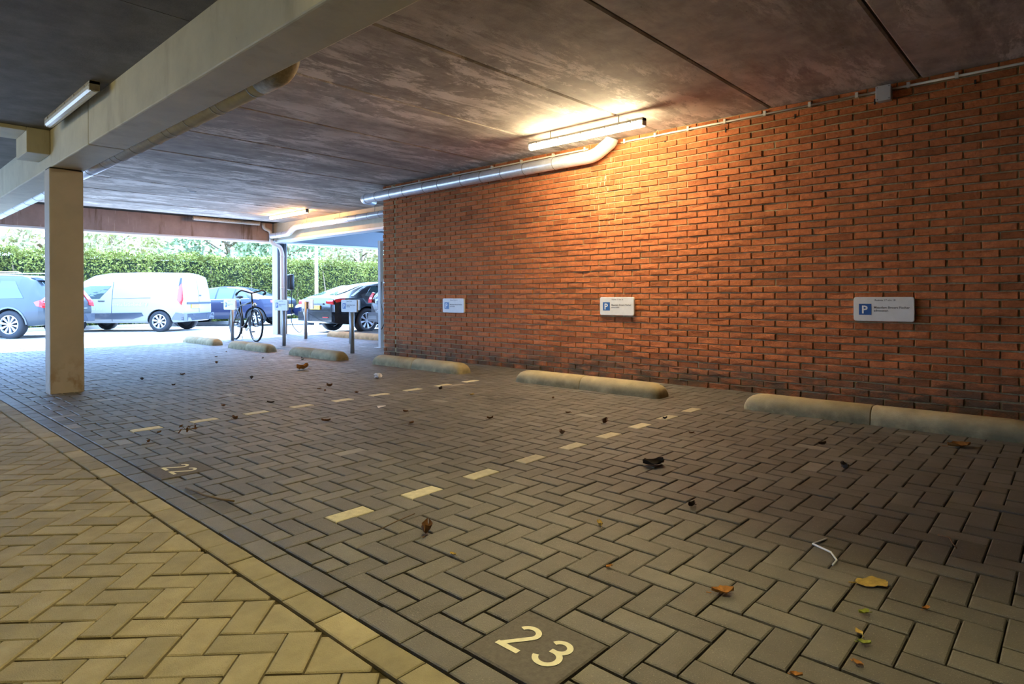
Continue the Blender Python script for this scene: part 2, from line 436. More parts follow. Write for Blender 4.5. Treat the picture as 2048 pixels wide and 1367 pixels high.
# number tiles
def ribbon(mb, pts, wd, z):
    P = [Vector(p) for p in pts]; L_, R_ = [], []
    for i, p in enumerate(P):
        a = (P[i]-P[i-1]).normalized() if i else (P[1]-P[0]).normalized()
        b = (P[i+1]-P[i]).normalized() if i < len(P)-1 else a
        n1 = Vector((-a.y, a.x)); n2 = Vector((-b.y, b.x)); k = (n1+n2)/(1+n1.dot(n2))
        L_.append(p+k*wd/2); R_.append(p-k*wd/2)
    n = len(P)
    vs = [(q.x, q.y, z) for q in L_]+[(q.x, q.y, z) for q in R_]
    mb.add(vs, [(n+i, n+i+1, i+1, i) for i in range(n-1)])
def arc(cx, cy, r, a0, a1, n=18, ry=None):
    return [(cx+r*math.cos(math.radians(a0+(a1-a0)*k/n)), cy+(ry or r)*math.sin(math.radians(a0+(a1-a0)*k/n))) for k in range(n+1)]
def digit(mb, ch, ox, z):
    W = 0.019
    if ch == '2':
        top = arc(ox+0.041, 0.1015, 0.031, 165, -28, 18, 0.0285)
        ribbon(mb, top+[(ox+0.014, 0.0135)], W*.95, z+0.0003)
        ribbon(mb, [(ox, 0.0095), (ox+0.082, 0.0095)], W, z)
    else:
        ribbon(mb, arc(ox+0.040, 0.104, 0.028, 165, -90, 18, 0.0265)+[(ox+0.026, 0.0775)], W*0.95, z)
        ribbon(mb, arc(ox+0.040, 0.044, 0.034, 90, -165, 22, 0.0335), W*0.95, z+0.0002)
def number_tile(T, chars):
    x0, x1, y0, y1 = X(T[0])+.006, X(T[1])-.004, Y(T[2])+.004, Y(T[3])-.004
    b = MB(); b.prism([(x0, y0), (x1, y0), (x1, y1), (x0, y1)], -0.04, 0.0015, 0.005)
    t = b.obj('number_tile', m_tile, floor)
    b = MB()
    digit(b, chars[0], 0.0, 0.0032); digit(b, chars[1], 0.118, 0.0032)
    me = b.mesh('numeral', m_paint)
    # reading direction -y, up +x
    M = frame(Vector((x0+0.075, (y0+y1)/2+0.1, 0)), (0, -1, 0), (1, 0, 0)); me.transform(M)
    link('numeral', me, t)
number_tile(T23, '23'); number_tile(T22, '22')

# border courses
def course(name, x0, x1, y_first, pitch, M):
    b = MB(); b.box(x0-0.004, x1+0.004, -1.3, 15.4, -0.05, -0.0150)
    st = b.obj(name, m_joint if M is m_paver else m_joint_lane, kind='structure')
    y = y_first; ys = []
    while y > -1.2: y -= pitch
    while y < 15.2: ys.append(y); y += pitch
    for y in ys:
        paver_obj('paver', (x1-x0)/2-0.003, pitch/2-0.0022, M, st, ((x0+x1)/2, y+pitch/2, random.uniform(-.002, .001)), random.randrange(6))
course('trim_1', 1.094, 1.192, 1.450, 0.2078, m_paver)
course('trim_2', 0.986, 1.089, 1.322, 0.2060, m_beige)

# lane: herringbone at 45 degrees with mitre pieces along the border
b = MB(); b.box(-6.5, 0.982, -5.5, 15.4, -0.12, -0.0140)
lane = b.obj('floor', m_joint_lane, kind='structure')
b = MB(); b.box(-6.4, -1.6, -5.4, 15.3, -0.05, -0.002); b.obj('paver_bed', m_beige, lane)
LW = 0.1025; q = LW/math.sqrt(2); XE, YE = 0.981, 1.671
def lane_xy(sm, d): return XE-(2-sm)*q, YE-(d-2)*q     # sm = i+j relative to the border (border corner sum = 2)
def ij_xy(i, j): return lane_xy(i+j, i-j)
pl = []
for sm in range(-40, 1):
    for d in range(-190, 60):
        if (sm+d) % 2: continue
        i, j = (sm+d)//2, (sm-d)//2
        k = d % 4
        if k == 0 and sm+1 <= 0: cells = ((i, j), (i+2, j+1))
        elif k == 3 and sm+1 <= 0: cells = ((i, j), (i+1, j+2))
        else: continue
        (a0, b0), (a1, b1) = cells
        poly = [ij_xy(a0, b0), ij_xy(a1, b0), ij_xy(a1, b1), ij_xy(a0, b1)]
        cx = sum(p[0] for p in poly)/4; cy = sum(p[1] for p in poly)/4
        if -1.6 < cx and -1.2 < cy < 15.2: pl.append((poly, cx, cy, 'paver'))
for n in range(-47, 12):
    d = 2+4*n
    # corner (i+1, j+1) with sum 2 and difference d; triangle to the next corner
    sm = 2; i1, j1 = (sm+d)/2, (sm-d)/2
    A = ij_xy(i1, j1); B_ = ij_xy(i1, j1-2); C_ = ij_xy(i1+2, j1-2)
    sn = 0.13
    lerp = lambda p, r, t: (p[0]+(r[0]-p[0])*t, p[1]+(r[1]-p[1])*t)
    poly = [lerp(A, B_, sn), B_, lerp(C_, B_, sn), lerp(C_, A, 0.12), lerp(A, C_, 0.12)]
    cx = sum(p[0] for p in poly)/5; cy = sum(p[1] for p in poly)/5
    if -1.2 < cy < 15.2: pl.append((poly, cx, cy, 'mitre_paver'))
def ccw(poly):
    a = sum(poly[i-1][0]*poly[i][1]-poly[i][0]*poly[i-1][1] for i in range(len(poly)))
    return poly if a > 0 else poly[::-1]
pl.sort(key=lambda p: rank((p[1], p[2], 0)))
rest = MB(); n_obj = 0
for poly, cx, cy, nm in pl:
    poly = inset(ccw(poly), 0.0030); t = random.choice([0.86, 0.94, 1.0, 1.05, 1.12, 0.9])
    dz = [random.uniform(-.0012, .0012) for _ in poly]; lift = random.uniform(-.0025, .0015)
    if n_obj < 300:
        b = MB(); b.prism([(p[0]-cx, p[1]-cy) for p in poly], -0.03, 0, 0.0045, tint=t, dz=dz)
        o = b.obj(nm, m_beige, lane); o.location = (cx, cy, lift); n_obj += 1
    else:
        rest.prism(poly, -0.03, lift, 0.0045, tint=t, dz=dz)
rest.obj('paver', m_beige, lane, kind='stuff')

# ------------------------------------------------------------------ brick wall
WX, CH, BP = 6.27, 0.0677, 0.2330
b = MB(); b.box(WX+0.012, WX+3.5, -5.5, 8.69, -0.05, 2.86)
wall = b.obj('wall_right', m_mortar, kind='structure')
def brick_mesh(k, L_=BP, half=False):
    r_ = random.Random(100+k); b = MB()
    ly = (L_-0.012)/2; lz = (CH-0.0125)/2
    n = 4
    tint = [0.80, 0.92, 1.0, 1.06, 1.14, 0.70, 0.97, 1.03, 0.88, 1.10, 0.95, 1.0][k % 12]
    # face pieces: outline at the back, uneven rim, uneven face
    rim = [(-ly, -lz), (0, -lz), (ly, -lz), (ly, lz), (0, lz), (-ly, lz)]
    rim = [(y+r_.uniform(-.002, .002), z+r_.uniform(-.0022, .0022)) for y, z in rim]
    ins = [(y*(1-0.035)+r_.uniform(-.001, .001), z*(1-0.12)) for y, z in rim]
    vs = [(0.03, y, z) for y, z in rim]+[(0.0035, y, z) for y, z in rim]+[(r_.uniform(-.005, .0015), y, z) for y, z in ins]
    vs += [(r_.uniform(-.008, 0.004), r_.uniform(-ly*.5, ly*.5), r_.uniform(-lz*.4, lz*.4))]
    fs = []
    for i in range(6):
        j = (i+1) % 6
        fs += [(i, 6+i, 6+j, j), (6+i, 12+i, 12+j, 6+j), (12+i, 18, 12+j)]
    b.add(vs, fs, tint=tint); return b
protos = [brick_mesh(k) for k in range(24)]
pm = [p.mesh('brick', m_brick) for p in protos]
for me in pm:
    bm = bmesh.new(); bm.from_mesh(me); bmesh.ops.recalc_face_normals(bm, faces=bm.faces)
    # face outward (-x)
    bm.faces.ensure_lookup_table()
    f = max(bm.faces, key=lambda f: -f.calc_center_median().x)
    if f.normal.x > 0: bmesh.ops.reverse_faces(bm, faces=bm.faces)
    bm.to_mesh(me); bm.free()
bl = []
n_courses = 42
y_end = 8.69
for c in range(n_courses):
    z = 0.0 - 0.012 + CH*(c+0.5)
    if z + CH/2 > 2.86: break
    off = 0.0 if c % 2 else BP/2
    y = 1.1761-BP*20+off
    while y < y_end:
        y0, y1 = y, y+BP
        if 8.33 < y0 and y0 < 8.36+BP*0.5 and False: pass
        y1c = min(y1, y_end)
        # movement joint near the wall end
        for a0, a1 in ([(y0, min(y1c, 8.355)), (max(y0, 8.372), y1c)] if y0 < 8.36 < y1c else [(y0, y1c)]):
            if a1-a0 > 0.03 and a1 > -0.75:
                bl.append(((a0+a1)/2+random.uniform(-.002, .002), z+random.uniform(-.0015, .0015), (a1-a0)/BP))
        y += BP
bl.sort(key=lambda p: rank((WX, p[0], p[1])))
rest_v, rest_f, rest_t = [], [], []
n_obj = 0
pdat = [(np.array([v.co for v in me.vertices]), [tuple(p.vertices) for p in me.polygons], protos[k].t[0]) for k, me in enumerate(pm)]
for (y, z, sc) in bl:
    k = random.randrange(24)
    dx = random.gauss(-0.001, 0.0035)
    if n_obj < 300 and sc > 0.9:
        o = link('brick', pm[k], wall); o.location = (WX+dx, y, z); n_obj += 1
        o.rotation_euler = (random.uniform(-.006, .006), 0, random.uniform(-.012, .012))
    else:
        v, f, t = pdat[k]; vv = v.copy(); vv[:, 1] *= sc; vv += (WX+dx, y, z)
        o = sum(len(a) for a in rest_v) if False else None
        base = rest_t[-1][1] if rest_t else 0
        rest_v.append(vv); rest_f += [tuple(i+base for i in ff) for ff in f]; rest_t.append((([t]*len(f)), base+len(v)))
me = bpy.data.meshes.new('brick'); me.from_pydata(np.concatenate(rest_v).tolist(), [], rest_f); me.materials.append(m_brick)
at = me.attributes.new('tint', 'FLOAT', 'FACE'); at.data.foreach_set('value', [x for a, _ in rest_t for x in a]); me.update()
link('brick', me, wall, kind='stuff')

for y in (3.42, 2.72, 2.03, 1.35, 0.63):
    b = MB(); b.box(WX-.006, WX+.01, y-.006, y+.006, 2.672, 2.722); b.obj('weep_hole', m_slot, wall)

# other enclosing walls (behind and beside the camera)
b = MB(); b.box(-7, 10, -5.7, -5.5, -0.05, 2.9); b.obj('wall_back', m_plain_wall, kind='structure')
b = MB(); b.box(-6.7, -6.5, -5.6, 12.5, -0.05, 2.9); b.obj('wall_left', m_plain_wall, kind='structure')  # unseen wall, its far end set to limit daylight from the left

# ------------------------------------------------------------------ ceiling
ZC, ZL = 2.83, 2.716
b = MB(); b.box(1.2, 14, -5.6, 15.4, ZC+0.02, ZC+0.30)
ceil = b.obj('ceiling', m_slot, kind='structure')
js = [1.01+1.2535*k for k in range(-6, 12)]
for y0, y1 in zip(js[:-1], js[1:]):
    y0c, y1c = max(y0, -5.5), min(y1, 15.32)
    if y1c-y0c < 0.1: continue
    b = MB(); g = 0.010; dz = random.uniform(-0.003, 0.003)
    x0, x1, ya, yb = 1.62, 13.9, y0c+g, y1c-g
    ch = 0.012
    b.add([(x0, ya, ZC+.05), (x1, ya, ZC+.05), (x1, yb, ZC+.05), (x0, yb, ZC+.05),
           (x0, ya, ZC+ch+dz), (x1, ya, ZC+ch+dz), (x1, yb, ZC+ch+dz), (x0, yb, ZC+ch+dz),
           (x0, ya+ch, ZC+dz), (x1, ya+ch, ZC+dz), (x1, yb-ch, ZC+dz), (x0, yb-ch, ZC+dz)],
          [(8, 11, 10, 9), (4, 8, 9, 5), (7, 6, 10, 11), (0, 4, 5, 1), (2, 6, 7, 3)], tint=random.uniform(0.9, 1.12))
    b.obj('slab_panel', m_ceiling, ceil)
b = MB(); b.lathe([(0.0, 2.826), (0.055, 2.826), (0.06, 2.83), (0.06, 2.84)], 20, 'z', (4.26, 11.5, 0)); b.obj('vent_cap', m_trim, ceil)
b = MB(); b.box(-6.6, 1.62, -5.6, 15.4, ZL+0.01, ZL+0.30)
ceil2 = b.obj('ceiling', m_slot, kind='structure')
ej = [-5.5, -3.1, -0.7, 1.7, 4.1, 7.83, 10.2, 12.6, 15.3]
for y0, y1 in zip(ej[:-1], ej[1:]):
    b = MB(); b.box(-6.5, 1.515, y0+0.003, y1-0.003, ZL, ZL+0.05, tint=random.uniform(.92, 1.08)); b.obj('slab_panel', m_ceiling_lane, ceil2)

# ------------------------------------------------------------------ beam, rib, pillar
def bev_box(x0, x1, y0, y1, z0, z1, r=0.012, seg=2):
    bm = bmesh.new(); bmesh.ops.create_cube(bm, size=1)
    for v in bm.verts: v.co = (x0+(v.co.x+.5)*(x1-x0), y0+(v.co.y+.5)*(y1-y0), z0+(v.co.z+.5)*(z1-z0))
    bmesh.ops.bevel(bm, geom=bm.edges[:], offset=r, segments=seg, profile=0.5, affect='EDGES')
    return bm
def bm_obj(name, bm, M, parent=None, smooth=False, **kw):
    me = bpy.data.meshes.new(name); bm.to_mesh(me); bm.free(); me.materials.append(M)
    if smooth: me.polygons.foreach_set('use_smooth', [True]*len(me.polygons))
    return link(name, me, parent, **kw)
BX0, BX1, BZ = 1.51, 1.806, 2.335
beam = thing('concrete_beam', 'long cream painted concrete beam crossing the ceiling over the square pillar', 'beam', (1.65, 6.42, BZ))
def at_parent(o, p): o.matrix_parent_inverse = Matrix.Translation(-Vector(p.location)); return o
for y0, y1 in ((-5.4, 6.415), (6.425, 15.1)):
    at_parent(bm_obj('beam_segment', bev_box(BX0, BX1, y0, y1, BZ, 2.86), m_beam, beam), beam)
rib = thing('cross_rib', 'stubby concrete cross rib meeting the left side of the beam above the pillar', 'beam', (1.2, 8.0, 2.45))
at_parent(bm_obj('corbel', bev_box(1.313, 1.508, 7.83, 8.36, 2.462, 2.714, 0.006), m_beam, rib), rib)
at_parent(bm_obj('rib_slab', bev_box(-6.4, 1.311, 7.83, 8.34, 2.675, 2.714, 0.004), m_beam, rib), rib)
pil = thing('concrete_pillar', 'square cream concrete pillar standing on the paving at the left', 'pillar', (1.635, 7.9, 0))
at_parent(bm_obj('shaft', bev_box(1.492, 1.79, 7.80, 8.02, -0.02, 2.325, 0.010), m_pillar, pil), pil)
at_parent(bm_obj('bearing_pad', bev_box(1.50, 1.78, 7.81, 8.01, 2.325, 2.337, 0.003), m_slot, pil), pil)

# edge of the roof: fascia, light trim below it, side edge beam
fas = thing('fascia_beam', 'rust-stained brown fascia beam with a white lower trim above the far opening', 'beam', (4, 15.3, 2.36))
at_parent(bm_obj('stained_face', bev_box(-6.4, 7.60, 15.30, 15.62, 2.40, 2.86, .006), m_fascia, fas), fas)
at_parent(bm_obj('grey_face', bev_box(7.62, 14, 15.30, 15.62, 2.40, 2.86, .006), m_grey_panel, fas), fas)
at_parent(bm_obj('lower_trim', bev_box(-6.4, 14, 15.27, 15.64, 2.355, 2.398, .005), m_white_metal, fas), fas)
edge = thing('side_beam', 'cream edge beam with a white lower trim carrying the far silver duct', 'beam', (7.7, 12, 2.36))
at_parent(bm_obj('painted_face', bev_box(7.62, 7.86, 8.8, 15.26, 2.41, 2.86, .006), m_edge, edge), edge)
at_parent(bm_obj('lower_trim', bev_box(7.60, 7.88, 8.8, 15.26, 2.36, 2.408, .005), m_white_metal, edge), edge)

colm = thing('steel_column', 'grey-blue steel column at the far corner under the fascia', 'column', (7.85, 15.45, 0))
for nm, a in (('flange', (7.74, 7.76, 15.33, 15.60)), ('flange', (7.99, 8.01, 15.33, 15.60)), ('web', (7.76, 7.99, 15.455, 15.475))):
    at_parent(bm_obj(nm, bev_box(a[0], a[1], a[2], a[3], -0.03, 2.355, .002, 1), m_column if nm == 'flange' else m_column_dark, colm), colm)

# ------------------------------------------------------------------ ducts and pipes
def smooth_path(pts, r, n=6):
    out = [Vector(pts[0])]
    for a, p, c in zip(pts[:-2], pts[1:-1], pts[2:]):
        a, p, c = Vector(a), Vector(p), Vector(c)
        d0 = (a-p); d1 = (c-p); k = min(r, d0.length*.5, d1.length*.5)
        s, e = p+d0.normalized()*k, p+d1.normalized()*k
        for i in range(n+1):
            t = i/n; out.append(s*(1-t)**2+p*2*t*(1-t)+e*t*t)
    out.append(Vector(pts[-1])); return out
def duct(label, pts, r, rings, bend=0.14, elbow=None):
    base = Vector(pts[len(pts)//2])
    t = thing('duct', label, 'duct', tuple(base))
    b = MB(); b.tube(smooth_path(pts, bend), r, 20); o = b.obj('pipe_run', m_duct, t, smooth=True); at_parent(o, t)
    for p, d in rings:
        p = Vector(p); d = Vector(d).normalized()
        b = MB(); b.tube([p-d*.006, p-d*.003, p+d*.003, p+d*.006], [r+.0005, r+.0035, r+.0035, r+.0005], 20, caps=False)
        at_parent(b.obj('seam_ring', m_seam, t, smooth=True), t)
    if elbow:
        b = MB(); b.tube(smooth_path(elbow, bend), r*1.04, 20); at_parent(b.obj('elbow', m_pipe_old, t, smooth=True), t)
    return t
LX, LZ, LR = 1.90, 2.400, 0.075
duct('silver foil-wrapped duct running along the right foot of the long beam', [(LX, 3.86, LZ), (LX, 9, LZ), (LX, 15.2, LZ)], LR,
     [((LX, y, LZ), (0, 1, 0)) for y in (4.05, 4.55, 4.64, 5.15, 5.5, 5.62, 5.95, 6.45, 6.9, 7.05, 7.4, 7.95, 8.4, 8.9, 9.4, 10, 10.6, 11.2, 12, 12.8, 13.6, 14.4)],
     elbow=[(LX, 3.95, LZ), (LX, 3.62, LZ), (LX+.02, 3.60, 2.815)])
DX, DZ, DR = 6.168, 2.652, 0.080
duct('silver duct hugging the top of the brick wall below the lit tube lamp', [(6.42, 9.18, DZ), (DX, 9.12, DZ), (DX, 6, DZ), (DX, 4.30, DZ), (DX, 4.07, 2.78), (DX, 4.05, 2.826)], DR,
     [((DX, y, DZ), (0, 1, 0)) for y in (9.0, 8.7, 8.3, 7.95, 7.45, 7.1, 6.6, 6.2, 5.8, 5.4, 4.9)], bend=0.10)
FX = 7.44
fd = duct('thin silver duct stepping down along the far side beam towards the corner column', [(FX, 8.8, 2.63), (FX, 12, 2.63), (FX, 13.85, 2.63), (FX, 14.15, 2.50), (FX, 14.9, 2.50), (FX, 15.02, 2.50)], 0.068,
     [((FX, y, 2.63), (0, 1, 0)) for y in (10.4, 10.8, 11.2, 11.5, 12.0, 12.5, 13.0, 13.4)]+[((FX, y, 2.50), (0, 1, 0)) for y in (14.4, 14.7)], bend=0.12)
for y in (10.6, 11.9, 13.3):
    b = MB(); b.tube([(FX, y, 2.69), (FX, y, 2.828)], .006, 6); at_parent(b.obj('hanger', m_housing, fd), fd)
t = thing('drainpipe', 'grey drainpipe running down beside the far steel column', 'pipe', (7.60, 15.1, 0))
b = MB(); b.tube(smooth_path([(7.49, 15.14, 2.50), (7.49, 15.14, 2.34), (7.72, 15.14, 2.25), (7.78, 15.14, 2.1), (7.78, 15.14, -0.03)], 0.06), 0.05, 14); at_parent(b.obj('downpipe', m_pvc, t, smooth=True), t)
for z in (2.0, 1.2):
    b = MB(); b.tube([(7.78, 15.14, z-.02), (7.78, 15.14, z+.02)], 0.055, 14); at_parent(b.obj('pipe_socket', m_pvc, t, smooth=True), t)
b = MB(); b.tube(smooth_path([(7.30, 15.16, 2.825), (7.30, 15.16, 2.70), (7.47, 15.16, 2.64), (7.49, 15.15, 2.50)], 0.06), 0.04, 12); at_parent(b.obj('inlet_bend', m_pvc, t, smooth=True), t)

t = thing('conduit', 'thin pale electrical conduit clipped along the top of the brick wall', 'conduit', (6.25, 4, 2.79))
CXX, CZ = 6.25, 2.775
for y0, y1 in ((-0.6, 1.21), (1.33, 3.98), (4.45, 8.65)):
    b = MB(); b.tube([(CXX, y0, CZ), (CXX, y1, CZ)], 0.0105, 10); at_parent(b.obj('conduit_run', m_conduit, t, smooth=True), t)
for y in (0.75, 1.09, 1.49, 1.89, 2.31, 2.72, 3.13, 3.53, 3.93, 4.5, 5.0, 5.55, 6.1, 6.9, 7.7, 8.4):
    b = MB(); b.box(CXX-.014, 6.272, y-.012, y+.012, CZ-.016, CZ+.03); at_parent(b.obj('clip', m_conduit, t), t)
t = thing('junction_box', 'small grey junction box on the conduit high on the brick wall', 'box', (6.22, 1.265, 2.735))
at_parent(bm_obj('box_body', bev_box(6.19, 6.27, 1.212, 1.322, 2.675, 2.80, .006), m_box, t), t)
at_parent(bm_obj('lid', bev_box(6.178, 6.19, 1.208, 1.326, 2.671, 2.804, .004), m_box, t), t)
for y in (1.222, 1.312):
    for z in (2.685, 2.79):
        b = MB(); b.tube([(6.176, y, z), (6.179, y, z)], .004, 8); at_parent(b.obj('screw', m_trim, t), t)

# ------------------------------------------------------------------ tube lamps
def batten(label, c, L_, rz, zt, dm, hm=m_housing):
    t = thing('tube_lamp', label, 'lamp', (c[0], c[1], zt), rz)
    h = L_/2
    b = MB()
    def ext(prof, y0, y1, mi=0, taper=0.0):
        n = len(prof); vs = [(x*(1-taper), y0, z) for x, z in prof]+[(x, y0+0.03, z) for x, z in prof]+[(x, y1-0.03, z) for x, z in prof]+[(x*(1-taper), y1, z) for x, z in prof]
        fs = [tuple(reversed(range(n))), tuple(range(3*n, 4*n))]
        for k in range(3):
            fs += [(k*n+i, k*n+(i+1) % n, (k+1)*n+(i+1) % n, (k+1)*n+i) for i in range(n)]
        b.add(vs, fs, mi)
    ext([(-.032, .002), (-.038, -.026), (.038, -.026), (.032, .002)], -h, h)
    b.obj('housing', hm, t, recalc=True)
    b = MB()
    prof = [(-.038, -.0265), (-.044, -.044), (-.040, -.066), (-.025, -.082), (0, -.087), (.025, -.082), (.040, -.066), (.044, -.044), (.038, -.0265)]
    ext(prof, -h+.012, h-.012, 0, 0.12)
    b.obj('diffuser', dm, t, recalc=True)
    for sy in (-1, 1):
        b = MB(); y = sy*(h-.006)
        b.box(-.036, .036, y-.006, y+.006, -.078, -.004); b.obj('end_cap', hm, t)
    for y in (-h*.82, -h*.41, 0, h*.41, h*.82):
        for sx in (-1, 1):
            b = MB(); b.box(sx*.041-.003, sx*.041+.003, y-.010, y+.010, -.040, -.016); b.obj('clip', hm, t)
    return t
wlamp = batten('glowing white tube lamp hung under the ceiling above the wall duct', (5.44, 3.94), 1.50, 0, 2.745, m_diff_wall)
for y in (-.45, .45):
    b = MB(); b.tube([(0, y, 0), (0, y, ZC-2.745+.004)], .005, 8); b.obj('hanger', m_housing, wlamp)
batten('far glowing orange tube lamp on the ceiling beside the side beam', (6.78, 12.90), 1.62, 0, ZC, m_diff_far)
batten('unlit tube lamp mounted along the brown fascia beam', (6.36, 15.05), 1.58, PI/2, ZC, m_diff_off, m_dirty)
batten('unlit cobwebbed tube lamp on the lane ceiling left of the beam', (1.405, 6.56), 1.56, 0, ZL, m_diff_off, m_dirty)
batten('lit tube lamp on the lane ceiling above the beige paving', (1.37, 1.25), 1.56, 0, ZL, m_diff_lane)

batten('lit tube lamp on the lane ceiling far to the left of the beam', (-2.3, 6.3), 1.56, 0, ZL, m_diff_lane)

# ------------------------------------------------------------------ wheel stops
def wheel_stop(label, x, y0, y1, ends=(1, 1), H=0.135, Wd=0.25):
    t = thing('wheel_stop', label, 'wheel stop', (x, (y0+y1)/2, 0), 0, 'concrete wheel stops in front of the bays')
    ym = (y0+y1)/2
    for k, (a, c_end) in enumerate(((y0, -1), (y1, 1))):
        b = MB(); n = 12; rings = []
        L0 = (a-ym)
        sg = 1 if L0 > 0 else -1
        st = [(0.003, 0.985), (0.008, 1.0), (abs(L0)-.15, 1.0)]+[(abs(L0)-.15+.15*math.sin(u), max(0.03, math.cos(u))**0.55) for u in (0.4, 0.75, 1.05, 1.3, 1.48)]
        for d, s in st:
            ring = []
            for i in range(n+1):
                a_ = PI*i/n
                # half round with steep flanks
                yy_ = math.cos(a_); zz = math.sin(a_)
                xx = math.copysign(abs(yy_)**0.72, yy_)*Wd/2*(0.55+0.45*s)
                z = (zz**0.80 if zz > 0 else 0)*H*s
                ring.append((xx, sg*d, z-0.002))
            rings.append(ring)
        m_ = n+1
        fs = []
        for i in range(len(rings)-1):
            for q_ in range(n): fs.append((i*m_+q_, i*m_+q_+1, (i+1)*m_+q_+1, (i+1)*m_+q_))
        fs += [tuple(range(m_)), tuple(reversed(range((len(rings)-1)*m_, len(rings)*m_)))]
        b.add([p for r in rings for p in r], fs)
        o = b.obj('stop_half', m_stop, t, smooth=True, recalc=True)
    return t
wheel_stop('nearest wheel stop, cut by the right side of the picture below the wall sign', 5.405, 0.20, 2.16)
wheel_stop('wheel stop below the middle wall sign, second along from the right', 5.385, 2.96, 4.80)
wheel_stop('wheel stop beside the brick wall corner below the leftmost wall sign', 5.385, 5.74, 7.62)
wheel_stop('wheel stop in front of the rightmost signpost past the wall corner', 5.29, 8.38, 9.90)
wheel_stop('wheel stop just in front of the parked bicycle', 5.24, 10.60, 12.18)
wheel_stop('farthest wheel stop, left of the bicycle near the sunlit street', 5.24, 12.88, 14.48)
wheel_stop('wheel stop behind the black saloon under the far side beam', 8.23, 11.4, 13.62)

# ------------------------------------------------------------------ signs
def sign_plate(parent, W, H_, face, with_print=True, top='Ruimte 17 t/m 18'):
    """plate in local coordinates: x right, y up, z out; face maps it to the parent's space"""
    bm = bmesh.new(); bmesh.ops.create_cube(bm, size=1)
    for v in bm.verts: v.co = (v.co.x*W, v.co.y*H_, v.co.z*0.028-0.014)
    ed = [e for e in bm.edges if abs(e.verts[0].co.z-e.verts[1].co.z) > .01]
    bmesh.ops.bevel(bm, geom=ed, offset=.022, segments=4, profile=.5, affect='EDGES')
    bmesh.ops.bevel(bm, geom=[e for e in bm.edges if e.verts[0].co.z > -.001 and e.verts[1].co.z > -.001], offset=.004, segments=2, profile=.5, affect='EDGES')
    bm.transform(face); pl_ = bm_obj('plate', bm, m_plate_w, parent)
    if not with_print: return
    s = H_*0.46; bx = -W*0.30
    b = MB(); b.box(bx-s/2, bx+s/2, -s/2-.002, s/2-.002, 0.0002, .0016)
    me = b.mesh('parking_symbol', m_blue); me.transform(face); sy = link('parking_symbol', me, parent)
    text('letter', 'P', s*0.98, m_letter_w, sy, face @ Matrix.Translation((bx-s*.30, -s*.37, .0022)), bold=s*.022)
    text('lettering', top, H_*.105, m_ink, parent, face @ Matrix.Translation((-W*0.14, H_*.335, .0008)), bold=.0004)
    text('lettering', 'Maasdam Broers Fischer\nadvocaten', H_*.128, m_ink, parent, face @ Matrix.Translation((-W*.155, H_*.03, .0008)), bold=.0006)
def wall_sign(label, y, z, top):
    t = thing('wall_sign', label, 'sign', (6.235, y, z), 0, 'parking signs on the brick wall')
    sign_plate(t, 0.47, 0.215, frame((0, 0, 0), (0, -1, 0), (0, 0, 1)), True, top)
    for dy in (-.15, .15):
        b = MB(); b.tube([(.028, dy, 0), (.036, dy, 0)], .02, 10); b.obj('standoff', m_post, t)
wall_sign('white parking sign on the brick wall nearest the right side of the picture', 1.287, 0.852, 'Ruimte 17 t/m 18')
wall_sign('white parking sign on the brick wall, the middle one of three', 4.045, 0.853, 'Ruimte 15 t/m 16')
wall_sign('white parking sign on the brick wall nearest the wall corner', 6.91, 0.838, 'Ruimte 13 t/m 14')

def post_sign(label, x, y, zc, facing=-1, W=0.50, H_=0.215, grp=True):
    t = thing('sign_post', label, 'signpost', (x, y, 0), 0, 'small parking signs on posts')
    b = MB(); b.tube([(0, 0, -.02), (0, 0, zc+.06)], .036, 14); b.obj('post', m_post, t, smooth=True)
    if facing == -1: M = frame((-.065, 0, zc), (0, -1, 0), (0, 0, 1))
    else: M = frame((.065, 0, zc), (0, 1, 0), (0, 0, 1))
    sign_plate(t, W, H_, M)
    for dz in (-.05, .05):
        b = MB(); b.box(-.04 if facing == -1 else 0.0, 0.0 if facing == -1 else .04, -.05, .05, zc+dz-.01, zc+dz+.01); b.obj('bracket', m_post, t)
post_sign('signpost standing beside the rear wheel of the bicycle', 6.02, 14.02, 0.80, W=0.60)
post_sign('signpost in front of the far steel column and drainpipe', 6.07, 11.75, 0.81, W=0.53)
post_sign('signpost nearest the brick wall corner, with sign facing the bays', 6.05, 9.30, 0.815, W=0.48)
post_sign('signpost with its sign turned away, behind the black saloon rear', 7.36, 13.22, 0.80, facing=1, W=0.50)
post_sign('signpost with its sign turned away, hidden close behind another post', 7.19, 11.10, 0.80, facing=1, W=0.48)

# gate post with cable beside the wall end
t = thing('gate_post', 'tall grey flat gate post with loose black cable by the wall corner', 'post', (7.0, 9.82, 0))
at_parent(bm_obj('post_bar', bev_box(6.985, 7.06, 9.78, 9.86, -.02, 2.03, .004), m_pvc, t), t)
b = MB(); b.tube([(7.0, 9.77, 1.25), (6.97, 9.74, 1.05), (6.965, 9.74, .85), (7.0, 9.70, .62), (7.02, 9.68, .50), (6.99, 9.76, .35)], .008, 8); at_parent(b.obj('cable', m_black, t, smooth=True), t)
at_parent(bm_obj('foot_plate', bev_box(6.93, 7.10, 9.72, 9.92, -.01, .012, .003), m_pvc, t), t)

